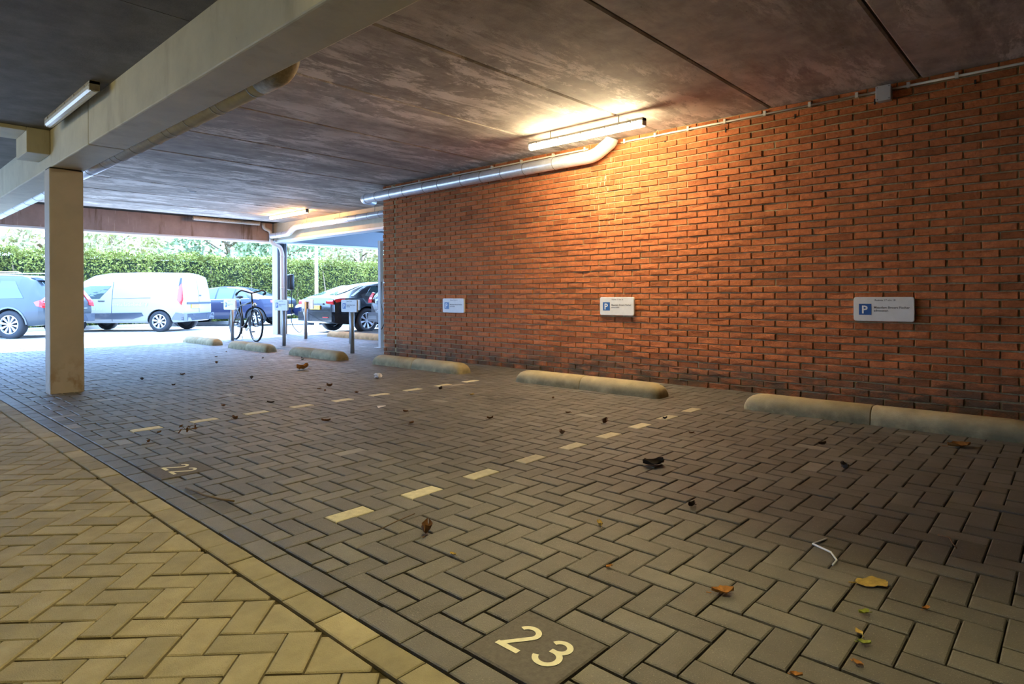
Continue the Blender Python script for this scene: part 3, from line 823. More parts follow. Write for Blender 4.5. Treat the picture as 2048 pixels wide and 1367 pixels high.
# ------------------------------------------------------------------ charger
t = thing('car_charger', 'black car charging unit fixed beside the far steel column', 'charger', (8.10, 15.36, 1.35))
bm = bev_box(8.03, 8.19, 15.24, 15.44, 1.14, 1.56, .045, 4)
for v in bm.verts:
    k = abs(v.co.z-1.35)/.21
    v.co.x = 8.11+(v.co.x-8.11)*(1-.25*k*k)
at_parent(bm_obj('charger_body', bm, m_black, t, smooth=True), t)
b = MB(); b.tube(smooth_path([(8.12, 15.30, 1.14), (8.12, 15.30, .7), (8.05, 15.2, .25), (8.15, 15.0, .02), (8.35, 15.2, .06), (8.75, 15.75, .35), (8.92, 16.2, .62)], .2, 6), .011, 8); at_parent(b.obj('charging_cable', m_black, t, smooth=True), t)

# ------------------------------------------------------------------ bicycle
def bicycle():
    a = Vector((6.24, 14.36, 0)); c = Vector((6.19, 13.22, 0))
    d = (c-a).normalized(); ang = math.atan2(d.y, d.x)
    t = thing('bicycle', 'black upright city bicycle with curved handlebar parked at the bays', 'bicycle', tuple((a+c)/2), ang)
    wb = (c-a).length/2; R_ = .345
    def part(name, b, M, **k): return b.obj(name, M, k.pop('parent', t), smooth=True)
    for sx, nm in ((-1, 'rear_wheel'), (1, 'front_wheel')):
        ctr = (sx*wb, 0, R_)
        b = MB()
        ringp = [(ctr[0]+(R_-.016)*math.cos(2*PI*k/40), 0, R_+(R_-.016)*math.sin(2*PI*k/40)) for k in range(41)]
        b.tube(ringp, .022, 8, caps=False); wl_ = part(nm, b, m_rubber)
        b = MB(); b.lathe([(R_-.035, -.012), (R_-.028, -.012), (R_-.028, .012), (R_-.035, .012)], 40, 'y', ctr, close=True); part('rim', b, m_chrome, parent=wl_)
        b = MB()
        for k in range(18):
            u = 2*PI*k/18; b.tube([(ctr[0]+.02*math.cos(u+.5), .02*(-1)**k, R_+.02*math.sin(u+.5)), (ctr[0]+(R_-.03)*math.cos(u), 0, R_+(R_-.03)*math.sin(u))], .0014, 4)
        o = part('spokes', b, m_chrome, parent=wl_); o['kind'] = 'stuff'
        b = MB(); b.tube([(ctr[0], -.045, R_), (ctr[0], .045, R_)], .02, 10); part('hub', b, m_chrome, parent=wl_)
        b = MB()
        rng_ = range(-3, 15) if sx < 0 else range(1, 14)
        pts = [(ctr[0]+(R_+.022)*math.cos(PI*k/14+(.15 if sx > 0 else 0.1)), 0, R_+(R_+.022)*math.sin(PI*k/14+(.15 if sx > 0 else .1))) for k in rng_]
        b.tube(pts, .024, 8); part('mudguard', b, m_black)
    bb = (-.08, 0, .30); seat = (-.30, 0, .86); head_t = (wb-.20, 0, .86); head_b = (wb-.155, 0, .70)
    b = MB()
    b.tube([bb, seat], .021, 10); b.tube([bb, head_b], .025, 10); b.tube([(-.275, 0, .78), head_t], .021, 10); b.tube([head_t, head_b], .027, 10)
    for s in (-1, 1):
        b.tube([bb, (-wb, s*.05, R_)], .014, 8); b.tube([(-.28, 0, .80), (-wb, s*.05, R_)], .013, 8)
    part('bicycle_frame', b, m_black)
    b = MB()
    b.tube([head_b, (wb-.13, 0, .66)], .02, 8)
    for s in (-1, 1): b.tube(smooth_path([(wb-.14, s*.0, .68), (wb-.135, s*.055, .66), (wb-.08, s*.055, .5), (wb, s*.05, R_)], .08), .017, 8)
    part('fork', b, m_black)
    b = MB(); b.tube([head_t, (wb-.235, 0, 1.05)], .018, 8)
    hb = [(-.10, -.30, 1.02), (.02, -.31, 1.07), (.04, -.24, 1.12), (.02, -.12, 1.09), (0, 0, 1.05), (.02, .12, 1.09), (.04, .24, 1.12), (.02, .31, 1.07), (-.10, .30, 1.02)]
    hb = [(x+wb-.23, y, z) for x, y, z in hb]
    b.tube(smooth_path(hb, .06, 4), .017, 8); part('handlebar', b, m_black)
    for s in (-1, 1):
        b = MB(); b.tube([(wb-.33, s*.30, 1.02), (wb-.23, s*.308, 1.062)], .024, 8); part('grip', b, m_rubber)
    b = MB(); b.tube([seat, (-.315, 0, .95)], .013, 8); part('seat_post', b, m_chrome)
    bm = bmesh.new(); bmesh.ops.create_uvsphere(bm, u_segments=16, v_segments=8, radius=1)
    for v in bm.verts:
        x = v.co.x; wdt = .095*(1-.62*max(0, (x+.2)/1.2)) if x > -.2 else .095
        v.co = (-.315+x*.14, v.co.y*wdt, .975+v.co.z*(.035 if v.co.z < 0 else .028)+(.02 if x < -.4 else 0))
    bm_obj('saddle', bm, m_saddle, t, smooth=True)
    b = MB(); b.lathe([(.0, .045), (.085, .045), (.095, .05), (.095, .06), (.0, .06)], 24, 'y', bb); part('chainring', b, m_chrome)
    b = MB(); b.tube([(bb[0], -.08, bb[2]), (bb[0], .08, bb[2])], .012, 8)
    b.tube([(bb[0], .08, bb[2]), (bb[0]+.12, .085, bb[2]-.11)], .009, 8); b.tube([(bb[0], -.08, bb[2]), (bb[0]-.12, -.085, bb[2]+.11)], .009, 8)
    part('crank', b, m_chrome)
    for sx_, sy in ((1, 1), (-1, -1)):
        b = MB(); px, pz = bb[0]+sx_*.12, bb[2]-sx_*.11
        b.box(px-.045, px+.045, sy*.135-.045, sy*.135+.045, pz-.012, pz+.012); part('pedal', b, m_rubber)
    b = MB(); b.box(-wb, -.05, .035, .06, R_-.075, R_+.045); part('chain_case', b, m_black)
    b = MB()
    for s in (-1, 1):
        b.tube([(-.36, s*.06, .74), (-wb-.22, s*.07, .745)], .006, 6); b.tube([(-wb-.12, s*.07, .745), (-wb, s*.055, R_)], .006, 6)
    for k in range(4): b.tube([(-.40-.12*k, -.065, .745), (-.40-.12*k, .065, .745)], .005, 6)
    part('carrier', b, m_black)
    b = MB(); b.tube([(-wb+.08, .06, R_-.02), (-wb-.03, .17, .01)], .010, 8); part('kickstand', b, m_chrome)
    b = MB(); b.lathe([(.0, -.02), (.03, -.015), (.04, .02), (.04, .05), (0, .055)], 14, 'x', (wb-.10, 0, .80)); part('headlight', b, m_chrome)
    b = MB(); b.box(-wb-.25, -wb-.23, -.03, .03, .68, .73); part('rear_light', b, m_lamp_red)
bicycle()

# ------------------------------------------------------------------ cars
EX = Vector((c_, -s_, 0)); EZ = Vector((s_, c_, 0))
class Car:
    """local axes: x forward from the rear bumper, y to the left, z up"""
    def __init__(self, name, label, cat, stations, paint, wheels, R_, rear_center, heading, rim_style=10, W=1.8, rim_mat=None, arch=True):
        self.t = thing(name, label, cat, rear_center, heading)
        st = np.array(stations, float); self.xs = st[:, 0]; self.L = st[-1, 0]; self.st = st; self.paint = paint
        # columns: x, z_low, z_belt, z_top, half width body, half width roof
        xs = np.unique(np.concatenate([np.linspace(0, self.L, 46), self.xs]))
        b = MB(); rings = []
        for x in xs:
            half = self.cross(x)
            ring = [(x, y, z) for y, z in half]+[(x, -y, z) for y, z in reversed(half[:-1])][:]
            rings.append(ring)
        n = len(rings[0]); fs = []
        for i in range(len(rings)-1):
            for k in range(n):
                fs.append((i*n+k, i*n+(k+1) % n, (i+1)*n+(k+1) % n, (i+1)*n+k))
        fs += [tuple(range(n)), tuple(reversed(range((len(rings)-1)*n, len(rings)*n)))]
        b.add([p for r in rings for p in r], fs)
        body = b.obj('body', paint, None, smooth=True, recalc=True)
        # wheel arches
        cut = MB()
        for wx in wheels:
            for s in (-1, 1):
                cut.lathe([(0.001, s*(W/2-.30)), (R_*1.16, s*(W/2-.30)), (R_*1.16, s*(W/2+.2)), (0.001, s*(W/2+.2))], 28, 'y', (wx, 0, R_*1.0))
        co_ = cut.obj('cut', m_trim, None, recalc=True)
        md = body.modifiers.new('b', 'BOOLEAN'); md.operation = 'DIFFERENCE'; md.object = co_; md.solver = 'EXACT'
        dg = bpy.context.evaluated_depsgraph_get()
        me = bpy.data.meshes.new_from_object(body.evaluated_get(dg)); me.name = 'body'
        bpy.data.objects.remove(body); bpy.data.objects.remove(co_)
        body = link('body', me, self.t)
        me.polygons.foreach_set('use_smooth', [True]*len(me.polygons))
        try: me.set_sharp_from_angle(angle=math.radians(38))
        except Exception: pass
        for wx in wheels:
            for s in (1, -1):
                self.wheel(wx, s*(W/2-.13), R_, s, rim_style, rim_mat or m_rim)
                b = MB(); n_ = 14; y0_, y1_ = s*(W/2-.295), s*(W/2-.05); r_ = R_*1.14
                arc_ = [(wx+r_*math.cos(PI*k/n_), R_+r_*math.sin(PI*k/n_)) for k in range(n_+1)]
                b.add([(x_, y0_, z_) for x_, z_ in arc_]+[(x_, y1_, z_) for x_, z_ in arc_], [(k, k+1, n_+2+k, n_+1+k) for k in range(n_)]+[tuple(range(n_+1))])
                b.obj('wheel_arch', m_trim, self.t)
    def par(self, x): return [np.interp(x, self.xs, self.st[:, k]) for k in range(1, 6)]
    def cross(self, x):
        zl, zb, zt, w_, wr = self.par(x); h = zt-zb
        pts = [(0, zl), (w_*.88, zl), (w_*.96, zl+.07), (w_, zl+.40*(zb-zl)), (w_*.99, zl+.75*(zb-zl)), (w_*.965, zb)]
        pts += [(w_*.965+(wr-w_*.965)*.45, zb+h*.46), (wr, zb+h*.86), (wr*.90, zb+h*.965), (wr*.55, zt), (0, zt+.012)]
        return pts
    def ysurf(self, x, z):
        c = self.cross(x)[2:9]; ys = [p[0] for p in c]; zs = [p[1] for p in c]
        return float(np.interp(z, zs, ys))
    def xrear(self, z):
        # rear outline of the centre profile: x where the top profile reaches z
        zt = self.st[:, 3]; k = int(np.argmax(zt)); return float(np.interp(z, zt[:k+1], self.xs[:k+1]))
    def wheel(self, x, y, R_, s, ns, rm):
        b = MB(); tw = .11
        b.lathe([(R_*.64, -tw), (R_*.93, -tw), (R_, -tw*.7), (R_, tw*.7), (R_*.93, tw), (R_*.64, tw)], 32, 'y', (x, y, R_), close=True)
        tyre = b.obj('wheel', m_rubber, self.t, smooth=True)
        b = MB(); f = s*tw
        b.lathe([(R_*.66, s*-.02), (R_*.66, f), (R_*.62, f+.004*s), (R_*.60, f*.55)], 32, 'y', (x, y, R_))
        b.lathe([(.0, f*.80), (R_*.14, f*.80), (R_*.15, f*.5)], 16, 'y', (x, y, R_))
        for k in range(ns):
            a = 2*PI*k/ns+.2; da = PI/ns*.52
            p = lambda r_, aa, o: (x+r_*math.cos(aa), y+o, R_+r_*math.sin(aa))
            b.add([p(R_*.12, a-da*1.2, f*.8), p(R_*.12, a+da*1.2, f*.8), p(R_*.63, a+da*.8, f*.88), p(R_*.63, a-da*.8, f*.88),
                   p(R_*.12, a-da*1.2, f*.5), p(R_*.12, a+da*1.2, f*.5), p(R_*.63, a+da*.8, f*.55), p(R_*.63, a-da*.8, f*.55)],
                  [(0, 1, 2, 3), (0, 4, 5, 1), (1, 5, 6, 2), (3, 2, 6, 7), (0, 3, 7, 4)])
        b.obj('rim', rm, tyre, recalc=False)
        b = MB(); b.lathe([(.001, 0), (R_*.62, 0)], 24, 'y', (x, y, R_)); b.obj('brake_disc', m_trim, tyre)
    def side(self, name, poly, M, s=1, off=.010, res=8, parent=None):
        """panel on the side: polygon in (x, z), triangulated finely and laid on the body surface"""
        bm = bmesh.new(); vs = [bm.verts.new((p[0], 0, p[1])) for p in poly]; bm.faces.new(vs)
        x0 = min(p[0] for p in poly); x1 = max(p[0] for p in poly); z0 = min(p[1] for p in poly); z1 = max(p[1] for p in poly)
        for k in range(1, res):
            bmesh.ops.bisect_plane(bm, geom=bm.verts[:]+bm.edges[:]+bm.faces[:], plane_co=(x0+(x1-x0)*k/res, 0, 0), plane_no=(1, 0, 0))
        for k in range(1, 5):
            bmesh.ops.bisect_plane(bm, geom=bm.verts[:]+bm.edges[:]+bm.faces[:], plane_co=(0, 0, z0+(z1-z0)*k/5), plane_no=(0, 0, 1))
        for v in bm.verts: v.co.y = s*(self.ysurf(v.co.x, v.co.z)+off)
        # thickness towards the body
        r = bmesh.ops.extrude_face_region(bm, geom=bm.faces[:])
        for g in r['geom']:
            if isinstance(g, bmesh.types.BMVert): g.co.y -= s*.02
        bmesh.ops.recalc_face_normals(bm, faces=bm.faces)
        return bm_obj(name, bm, M, parent or self.t)
    def rear(self, name, poly, M, off=.012, parent=None, curve=.10, tk=.03):
        """panel on the rear: polygon in (y, z)"""
        bm = bmesh.new(); vs = [bm.verts.new((0, p[0], p[1])) for p in poly]; bm.faces.new(vs)
        y0 = min(p[0] for p in poly); y1 = max(p[0] for p in poly); z0 = min(p[1] for p in poly); z1 = max(p[1] for p in poly)
        for k in range(1, 6):
            bmesh.ops.bisect_plane(bm, geom=bm.verts[:]+bm.edges[:]+bm.faces[:], plane_co=(0, y0+(y1-y0)*k/6, 0), plane_no=(0, 1, 0))
            bmesh.ops.bisect_plane(bm, geom=bm.verts[:]+bm.edges[:]+bm.faces[:], plane_co=(0, 0, z0+(z1-z0)*k/6), plane_no=(0, 0, 1))
        for v in bm.verts: v.co.x = self.xrear(v.co.z)-off
        r = bmesh.ops.extrude_face_region(bm, geom=bm.faces[:])
        for g in r['geom']:
            if isinstance(g, bmesh.types.BMVert): g.co.x += tk
        bmesh.ops.recalc_face_normals(bm, faces=bm.faces)
        return bm_obj(name, bm, M, parent or self.t)
    def plate(self, y, z, txt, M=m_plate_y):
        x = self.xrear(z)-.03
        b = MB(); b.box(x-.008, x+.02, y-.26, y+.26, z-.055, z+.055); p = b.obj('number_plate', M, self.t)
        text('plate_text', txt, .10, m_plate_tx, p, frame((x-.0095, y+.22, z-.035), (0, -1, 0), (0, 0, 1)), bold=.002)
    def mirror(self, x, z, s, M):
        bm = bmesh.new(); bmesh.ops.create_cube(bm, size=1); bmesh.ops.bevel(bm, geom=bm.edges[:], offset=.3, segments=3, profile=.5, affect='EDGES')
        y = self.ysurf(x, z)+.10
        for v in bm.verts: v.co = (x+v.co.x*.12, s*(y+v.co.y*.20), z+v.co.z*.14)
        bm_obj('mirror', bm, M, self.t, smooth=True)
    def handle(self, x, z, s, M):
        y = self.ysurf(x, z); b = MB(); b.box(x-.10, x+.10, s*y-.012 if s < 0 else y-.01, s*y+.01 if s < 0 else y+.022, z-.012, z+.012); b.obj('door_handle', M, self.t)

HL = math.atan2(-EX.y, -EX.x)     # heading of cars parked nose to the left
def parked_at(px, Z, half, z):
    """rear centre of a car whose near rear corner stands at depth Z"""
    p = EX*((px-1024)/F_PX*Z)+EZ*(Z+half); return p.x, p.y, z

# white van
vx = parked_at(368, 19.05, .91, -0.10)
VAN = [(0, .42, .95, 1.02, .80, .70), (.05, .33, 1.0, 1.45, .86, .72), (.12, .30, 1.02, 1.74, .885, .74), (.35, .29, 1.03, 1.83, .90, .76), (1.5, .28, 1.03, 1.85, .91, .77),
       (2.5, .28, 1.02, 1.83, .91, .75), (2.9, .28, 1.0, 1.77, .91, .72), (3.25, .28, .99, 1.60, .90, .68), (3.75, .28, .97, 1.14, .89, .66), (4.2, .30, .86, .95, .85, .62), (4.38, .36, .70, .75, .76, .5), (4.42, .42, .6, .62, .7, .45)]
van = Car('delivery_van', 'white delivery van parked behind the pillar with faint lettering on its side', 'van', VAN, m_car_white, (.78, 3.44), .325, vx, HL, 8, 1.82)
van.side('side_window', [(2.62, 1.03), (3.55, 1.03), (3.22, 1.36), (2.95, 1.42), (2.28, 1.42)], m_car_glass, 1)
van.side('taillight', [(.10, .82), (.235, .98), (.20, 1.40), (.13, 1.50), (.06, 1.0)], m_lamp_red, 1, .018, 4)
van.side('pillar_trim', [(.15, 1.40), (.215, 1.40), (.19, 1.66), (.145, 1.66)], m_trim, 1, .014, 3)
van.side('side_moulding', [(1.25, .50), (1.6, .40), (3.0, .40), (3.0, .58), (1.30, .60)], m_car_dkgrey, 1, .022)
van.side('door_line', [(2.22, .34), (2.235, .34), (2.235, 1.55), (2.22, 1.55)], m_trim, 1, .004, 2)
van.side('door_line', [(1.05, 1.045), (2.22, 1.02), (2.22, 1.03), (1.05, 1.058)], m_trim, 1, .004, 8)
van.handle(2.55, .96, 1, m_trim)
van.rear('rear_bumper', [(-.86, .34), (.86, .34), (.86, .56), (-.86, .56)], m_car_dkgrey, .07, tk=.10)
van.side('bumper_corner', [(.02, .34), (.42, .38), (.26, .60), (.02, .56)], m_car_dkgrey, 1, .02, 4)
van.plate(.25, .78, '3-VKB-21')
van.rear('rear_door_line', [(-.006, .58), (.006, .58), (.006, 1.6), (-.006, 1.6)], m_trim, .006)
van.rear('tailgate_grip', [(-.75, .85), (.75, .85), (.75, .91), (-.75, .91)], m_trim, .02)
van.rear('emblem', [(-.14, 1.10), (-.04, 1.10), (-.04, 1.14), (-.14, 1.14)], m_trim, .02)
yv = van.ysurf(1.6, .85)+.012
text('lettering', 'installatiebedrijf', .17, m_van_text, van.t, frame((2.20, yv, .80), (-1, 0, 0), (0, 0, 1)), bold=.002)
text('lettering', '070. 304 59 59', .085, m_van_text, van.t, frame((3.02, van.ysurf(2.8, .72)+.012, .68), (-1, 0, 0), (0, 0, 1)))

# grey estate at the left
sx_ = parked_at(91, 16.2, .95, -0.10)
SUV = [(0, .52, .90, .96, .82, .66), (.06, .42, .98, 1.05, .89, .70), (.22, .36, 1.02, 1.30, .93, .66), (.50, .33, 1.03, 1.58, .945, .64), (.85, .32, 1.02, 1.67, .95, .66), (2.0, .30, 1.0, 1.72, .95, .68),
       (2.7, .30, .98, 1.69, .95, .66), (3.3, .30, .97, 1.35, .94, .62), (3.65, .30, .96, 1.10, .94, .66), (4.5, .34, .86, .98, .88, .6), (4.75, .42, .7, .78, .78, .5), (4.8, .48, .6, .64, .7, .45)]
suv = Car('estate_car', 'grey tall estate car with red tail lamp, half hidden left of the pillar', 'car', SUV, m_car_grey, (.98, 3.78), .375, sx_, HL, 10, 1.90)
suv.side('side_window', [(.62, 1.07), (1.35, 1.05), (1.35, 1.53), (.98, 1.52)], m_car_glass, 1)
suv.side('side_window', [(1.42, 1.05), (2.25, 1.03), (2.25, 1.55), (1.42, 1.54)], m_car_glass, 1)
suv.side('side_window', [(2.32, 1.03), (3.25, 1.01), (2.80, 1.50), (2.32, 1.54)], m_car_glass, 1)
suv.side('taillight', [(.05, .80), (.26, .86), (.33, .96), (.16, 1.02), (.12, 1.14), (.06, 1.0)], m_lamp_red, 1, .015, 4)
suv.side('arch_trim', [(.98+.47*math.cos(PI*k/10), .375+.47*math.sin(PI*k/10)) for k in range(11)]+[(.98+.43*math.cos(PI*k/10), .375+.43*math.sin(PI*k/10)) for k in range(10, -1, -1)], m_car_dkgrey, 1, .012, 10)
suv.rear('rear_window', [(-.62, 1.10), (.62, 1.10), (.52, 1.50), (-.52, 1.50)], m_car_glass, .02)
suv.rear('taillight', [(-.90, .82), (-.70, .86), (-.66, 1.30), (-.74, 1.42), (-.86, 1.0)], m_lamp_red, .02)
suv.rear('taillight', [(.90, .82), (.70, .86), (.72, 1.0), (.84, 1.0)], m_lamp_red, .02)
suv.rear('rear_bumper', [(-.88, .40), (.88, .40), (.88, .62), (-.88, .62)], m_car_dkgrey, .05, tk=.10)
suv.rear('chrome_strip', [(-.60, .76), (.60, .76), (.60, .79), (-.60, .79)], m_chrome, .03)
suv.rear('roof_spoiler', [(-.60, 1.54), (.60, 1.54), (.58, 1.62), (-.58, 1.62)], m_car_navy, .16, tk=.2)
suv.plate(0, .68, '86-RJS-4')
for s in (-1, 1):
    b = MB(); b.tube([(.9, s*.60, 1.73), (1.0, s*.61, 1.765), (2.6, s*.62, 1.76), (2.7, s*.61, 1.72)], .015, 8); b.obj('roof_rail', m_chrome, suv.t, smooth=True)

# navy saloon
SAL = [(0, .50, .86, .92, .76, .6), (.06, .40, .94, 1.0, .85, .62), (.20, .34, .98, 1.06, .89, .62), (.75, .30, .98, 1.12, .905, .60), (1.3, .28, .96, 1.34, .91, .56), (1.75, .27, .95, 1.43, .91, .55), (2.4, .27, .94, 1.45, .91, .56),
       (2.95, .27, .93, 1.36, .91, .55), (3.55, .27, .92, 1.02, .90, .62), (4.2, .30, .82, .90, .86, .6), (4.52, .36, .68, .74, .76, .5), (4.60, .44, .58, .62, .68, .45)]
nx = parked_at(561, 22.4, .91, -0.10)
nav = Car('saloon_car', 'navy saloon car parked behind the bicycle and the far column', 'car', SAL, m_car_navy, (.92, 3.62), .33, nx, HL, 7, 1.82)
nav.side('side_window', [(1.20, 1.02), (1.72, 1.00), (1.72, 1.34), (1.52, 1.34)], m_car_glass, 1)
nav.side('side_window', [(1.77, 1.00), (2.35, .98), (2.35, 1.37), (1.77, 1.36)], m_car_glass, 1)
nav.side('side_window', [(2.40, .98), (3.25, .96), (2.78, 1.32), (2.40, 1.37)], m_car_glass, 1)
nav.side('taillight', [(.04, .80), (.36, .86), (.38, .94), (.10, .98)], m_lamp_red, 1, .012, 4)
nav.side('window_trim', [(1.15, .985), (3.3, .94), (3.3, .955), (1.15, 1.0)], m_chrome, 1, .012)
nav.handle(2.05, .86, 1, m_chrome); nav.handle(2.95, .84, 1, m_chrome)
nav.rear('rear_window', [(-.56, 1.13), (.56, 1.13), (.50, 1.36), (-.50, 1.36)], m_car_glass, .02)
nav.rear('rear_bumper', [(-.82, .40), (.82, .40), (.82, .58), (-.82, .58)], m_car_navy, .04, tk=.08)
nav.plate(0, .72, 'XT-401-D')

# dark blue hatchback beyond the black saloon
HAT = [(0, .48, .88, .95, .74, .6), (.08, .36, .94, 1.10, .83, .60), (.35, .30, .96, 1.38, .87, .57), (.8, .28, .95, 1.47, .88, .57), (1.8, .27, .93, 1.50, .885, .58), (2.4, .27, .92, 1.44, .885, .56),
       (3.05, .27, .91, 1.04, .88, .62), (3.7, .30, .82, .90, .84, .6), (3.98, .36, .68, .74, .74, .5), (4.05, .44, .58, .62, .66, .45)]
hx_ = parked_at(798, 23.2, .885, -0.10)
hat = Car('hatchback_car', 'dark blue hatchback with its nose behind the far column, beyond the black saloon', 'car', HAT, m_car_navy, (.75, 3.25), .315, hx_, HL, 7, 1.77)
hat.side('side_window', [(.9, 1.0), (1.75, .98), (1.75, 1.41), (1.0, 1.38)], m_car_glass, 1)
hat.side('side_window', [(1.8, .98), (2.85, .96), (2.38, 1.36), (1.8, 1.41)], m_car_glass, 1)
hat.side('headlight', [(3.62, .68), (3.92, .64), (3.90, .74), (3.62, .82)], m_lamp_clear, 1, .012, 4)
hat.mirror(2.75, 1.02, 1, m_black)
hat.handle(1.65, .84, 1, m_chrome)

# black electric liftback with its tail to the bays
LIF = [(0, .42, .86, .90, .78, .62), (.05, .33, .93, .985, .89, .66), (.20, .28, .97, 1.04, .95, .66), (.55, .25, .97, 1.14, .975, .62), (1.1, .24, .96, 1.33, .98, .58), (1.7, .22, .95, 1.42, .98, .57), (2.3, .22, .94, 1.445, .98, .58),
       (3.0, .22, .93, 1.36, .98, .57), (3.75, .22, .91, 1.02, .97, .66), (4.5, .25, .80, .88, .93, .6), (4.85, .32, .64, .70, .82, .5), (4.95, .40, .54, .58, .7, .45)]
ev = Car('liftback_car', 'glossy black liftback car plugged in to the charger, tail towards the bays', 'car', LIF, m_car_black, (1.03, 3.95), .345, (8.98, 15.58, -.05), 0.0, 8, 1.95)
ev.side('side_window', [(1.0, 1.03), (1.55, 1.0), (1.55, 1.31), (1.40, 1.30)], m_car_glass, -1)
ev.side('side_window', [(1.62, 1.0), (2.4, .985), (2.4, 1.36), (1.62, 1.34)], m_car_glass, -1)
ev.side('side_window', [(2.46, .985), (3.35, .96), (2.85, 1.32), (2.46, 1.36)], m_car_glass, -1)
ev.side('window_trim', [(.62, 1.02), (1.25, 1.30), (2.4, 1.385), (2.4, 1.40), (1.22, 1.32), (.58, 1.03)], m_chrome, -1, .012)
ev.side('taillight', [(.02, .84), (.30, .90), (.34, .96), (.06, .95)], m_lamp_red, -1, .012, 4)
ev.rear('rear_window', [(-.60, 1.06), (.60, 1.06), (.50, 1.34), (-.50, 1.34)], m_car_glass, .02)
ev.rear('taillight', [(-.90, .80), (-.55, .83), (-.55, .90), (-.88, .93)], m_lamp_red, .02)
ev.rear('taillight', [(.90, .80), (.55, .83), (.55, .90), (.88, .93)], m_lamp_red, .02)
ev.rear('chrome_strip', [(-.42, .80), (.42, .80), (.42, .835), (-.42, .835)], m_chrome, .035)
ev.rear('rear_bumper', [(-.88, .34), (.88, .34), (.88, .60), (-.88, .60)], m_car_black, .05, tk=.10)
ev.rear('reflector', [(-.72, .44), (-.45, .44), (-.45, .47), (-.72, .47)], m_lamp_red, .065)
ev.plate(0, .72, 'KZ-512-G')
ev.handle(1.75, .84, -1, m_chrome)

# small grey hatchback behind the wall corner
sm = Car('small_car', 'small grey car peeping out behind the brick wall corner, red tail lamp showing', 'car', HAT, m_car_dkgrey, (.75, 3.25), .31, (9.02, 12.28, -.03), 0.0, 9, 1.77)
sm.rear('rear_window', [(-.54, 1.06), (.54, 1.06), (.46, 1.38), (-.46, 1.38)], m_car_glass, .02)
sm.rear('taillight', [(.83, .84), (.68, .84), (.66, 1.08), (.76, 1.10)], m_lamp_red, .03)
sm.rear('taillight', [(-.83, .84), (-.68, .84), (-.66, 1.08), (-.76, 1.10)], m_lamp_red, .03)
sm.rear('rear_bumper', [(-.80, .38), (.80, .38), (.80, .60), (-.80, .60)], m_car_dkgrey, .06, tk=.10)
sm.plate(0, .74, 'HB-914-S')
b = MB(); b.tube([(-.02, .5, .26), (.25, .5, .26)], .035, 12); b.obj('exhaust', m_chrome, sm.t, smooth=True)

# ------------------------------------------------------------------ street lamp post, hedge, trees
t = thing('lamp_post', 'slim white street lamp post rising behind the black saloon', 'post', (11.9, 20.6, -.1))
b = MB(); b.tube([(0, 0, 0), (0, 0, 1.0), (0, 0, 1.02), (0, 0, 5.6)], [.085, .085, .06, .045], 14); b.obj('pole', m_white_metal, t, smooth=True)
b = MB(); b.tube([(0, 0, 5.5), (-.3, -.2, 5.75), (-.9, -.6, 5.8)], .03, 10); b.obj('bracket_arm', m_white_metal, t, smooth=True)
bm = bev_box(-1.35, -.85, -.78, -.58, 5.76, 5.86, .03); bm_obj('lantern', bm, m_white_metal, t)

def leaf_cards(n, pos, size, up_bias=0.0, droop=None):
    """pos (n,3); returns verts, faces of n folded leaf quads with random facing"""
    d = rng.normal(size=(n, 3)); d[:, 2] += up_bias; d /= np.linalg.norm(d, axis=1)[:, None]
    a = np.cross(d, rng.normal(size=(n, 3))); a /= np.linalg.norm(a, axis=1)[:, None]
    bb = np.cross(d, a)
    L_ = (size*rng.uniform(.6, 1.3, n))[:, None]; W_ = L_*.45
    v = np.stack([pos-a*L_, pos+bb*W_+d*L_*.15, pos+a*L_, pos-bb*W_+d*L_*.15], 1).reshape(-1, 3)
    f = np.arange(4*n).reshape(n, 4)
    return v, f
def cards_obj(name, v, f, M, parent=None, tint=None, **kw):
    me = bpy.data.meshes.new(name); me.from_pydata(v.tolist(), [], f.tolist()); me.materials.append(M)
    at = me.attributes.new('tint', 'FLOAT', 'FACE'); at.data.foreach_set('value', (rng.uniform(.65, 1.35, len(f)) if tint is None else tint).astype(np.float32)); me.update()
    return link(name, me, parent, **kw)
t = thing('hedge', 'long clipped green conifer hedge behind the parked cars', 'hedge', (10, 26.4, 0))
hx0, hx1, hy0, hy1, hz = -8, 34, 25.9, 27.0, 2.62
b = MB(); b.box(hx0, hx1, hy0+.38, hy1-.1, -.1, hz-.25); at_parent(b.obj('hedge_core', m_hedge_core, t), t)
n = 90000
u = rng.uniform(0, 1, n)
px_ = rng.uniform(hx0, hx1, n)
wav = .10*np.sin(px_*2.1)+.07*np.sin(px_*5.3+1)
front = u < .72
py_ = np.where(front, hy0+np.abs(rng.normal(0, .10, n))+wav, rng.uniform(hy0, hy1, n))
pz_ = np.where(front, rng.uniform(-.08, hz, n), hz-.1+rng.normal(0, .07, n)+wav*.6+.06*np.sin(px_*13))
v, f = leaf_cards(n, np.stack([px_, py_, pz_], 1), .058, .6)
tn = rng.uniform(.6, 1.3, n)*np.where(pz_ > 1.9, 1.5, 1.0)  # upper leaves tinted brighter: the sunlit hedge top put into the colour
o = cards_obj('hedge_foliage', v, f, m_hedge, t, tn, kind='stuff'); at_parent(o, t)
for k in range(26):
    x = hx0+1+k*1.6+random.uniform(-.3, .3)
    b = MB(); b.tube([(x, hy0+.10, -.1), (x+random.uniform(-.1, .1), hy0+.13, 1.3), (x+random.uniform(-.15, .15), hy0+.2, 2.2)], [.05, .035, .015], 7); at_parent(b.obj('stem', m_bark, t), t)
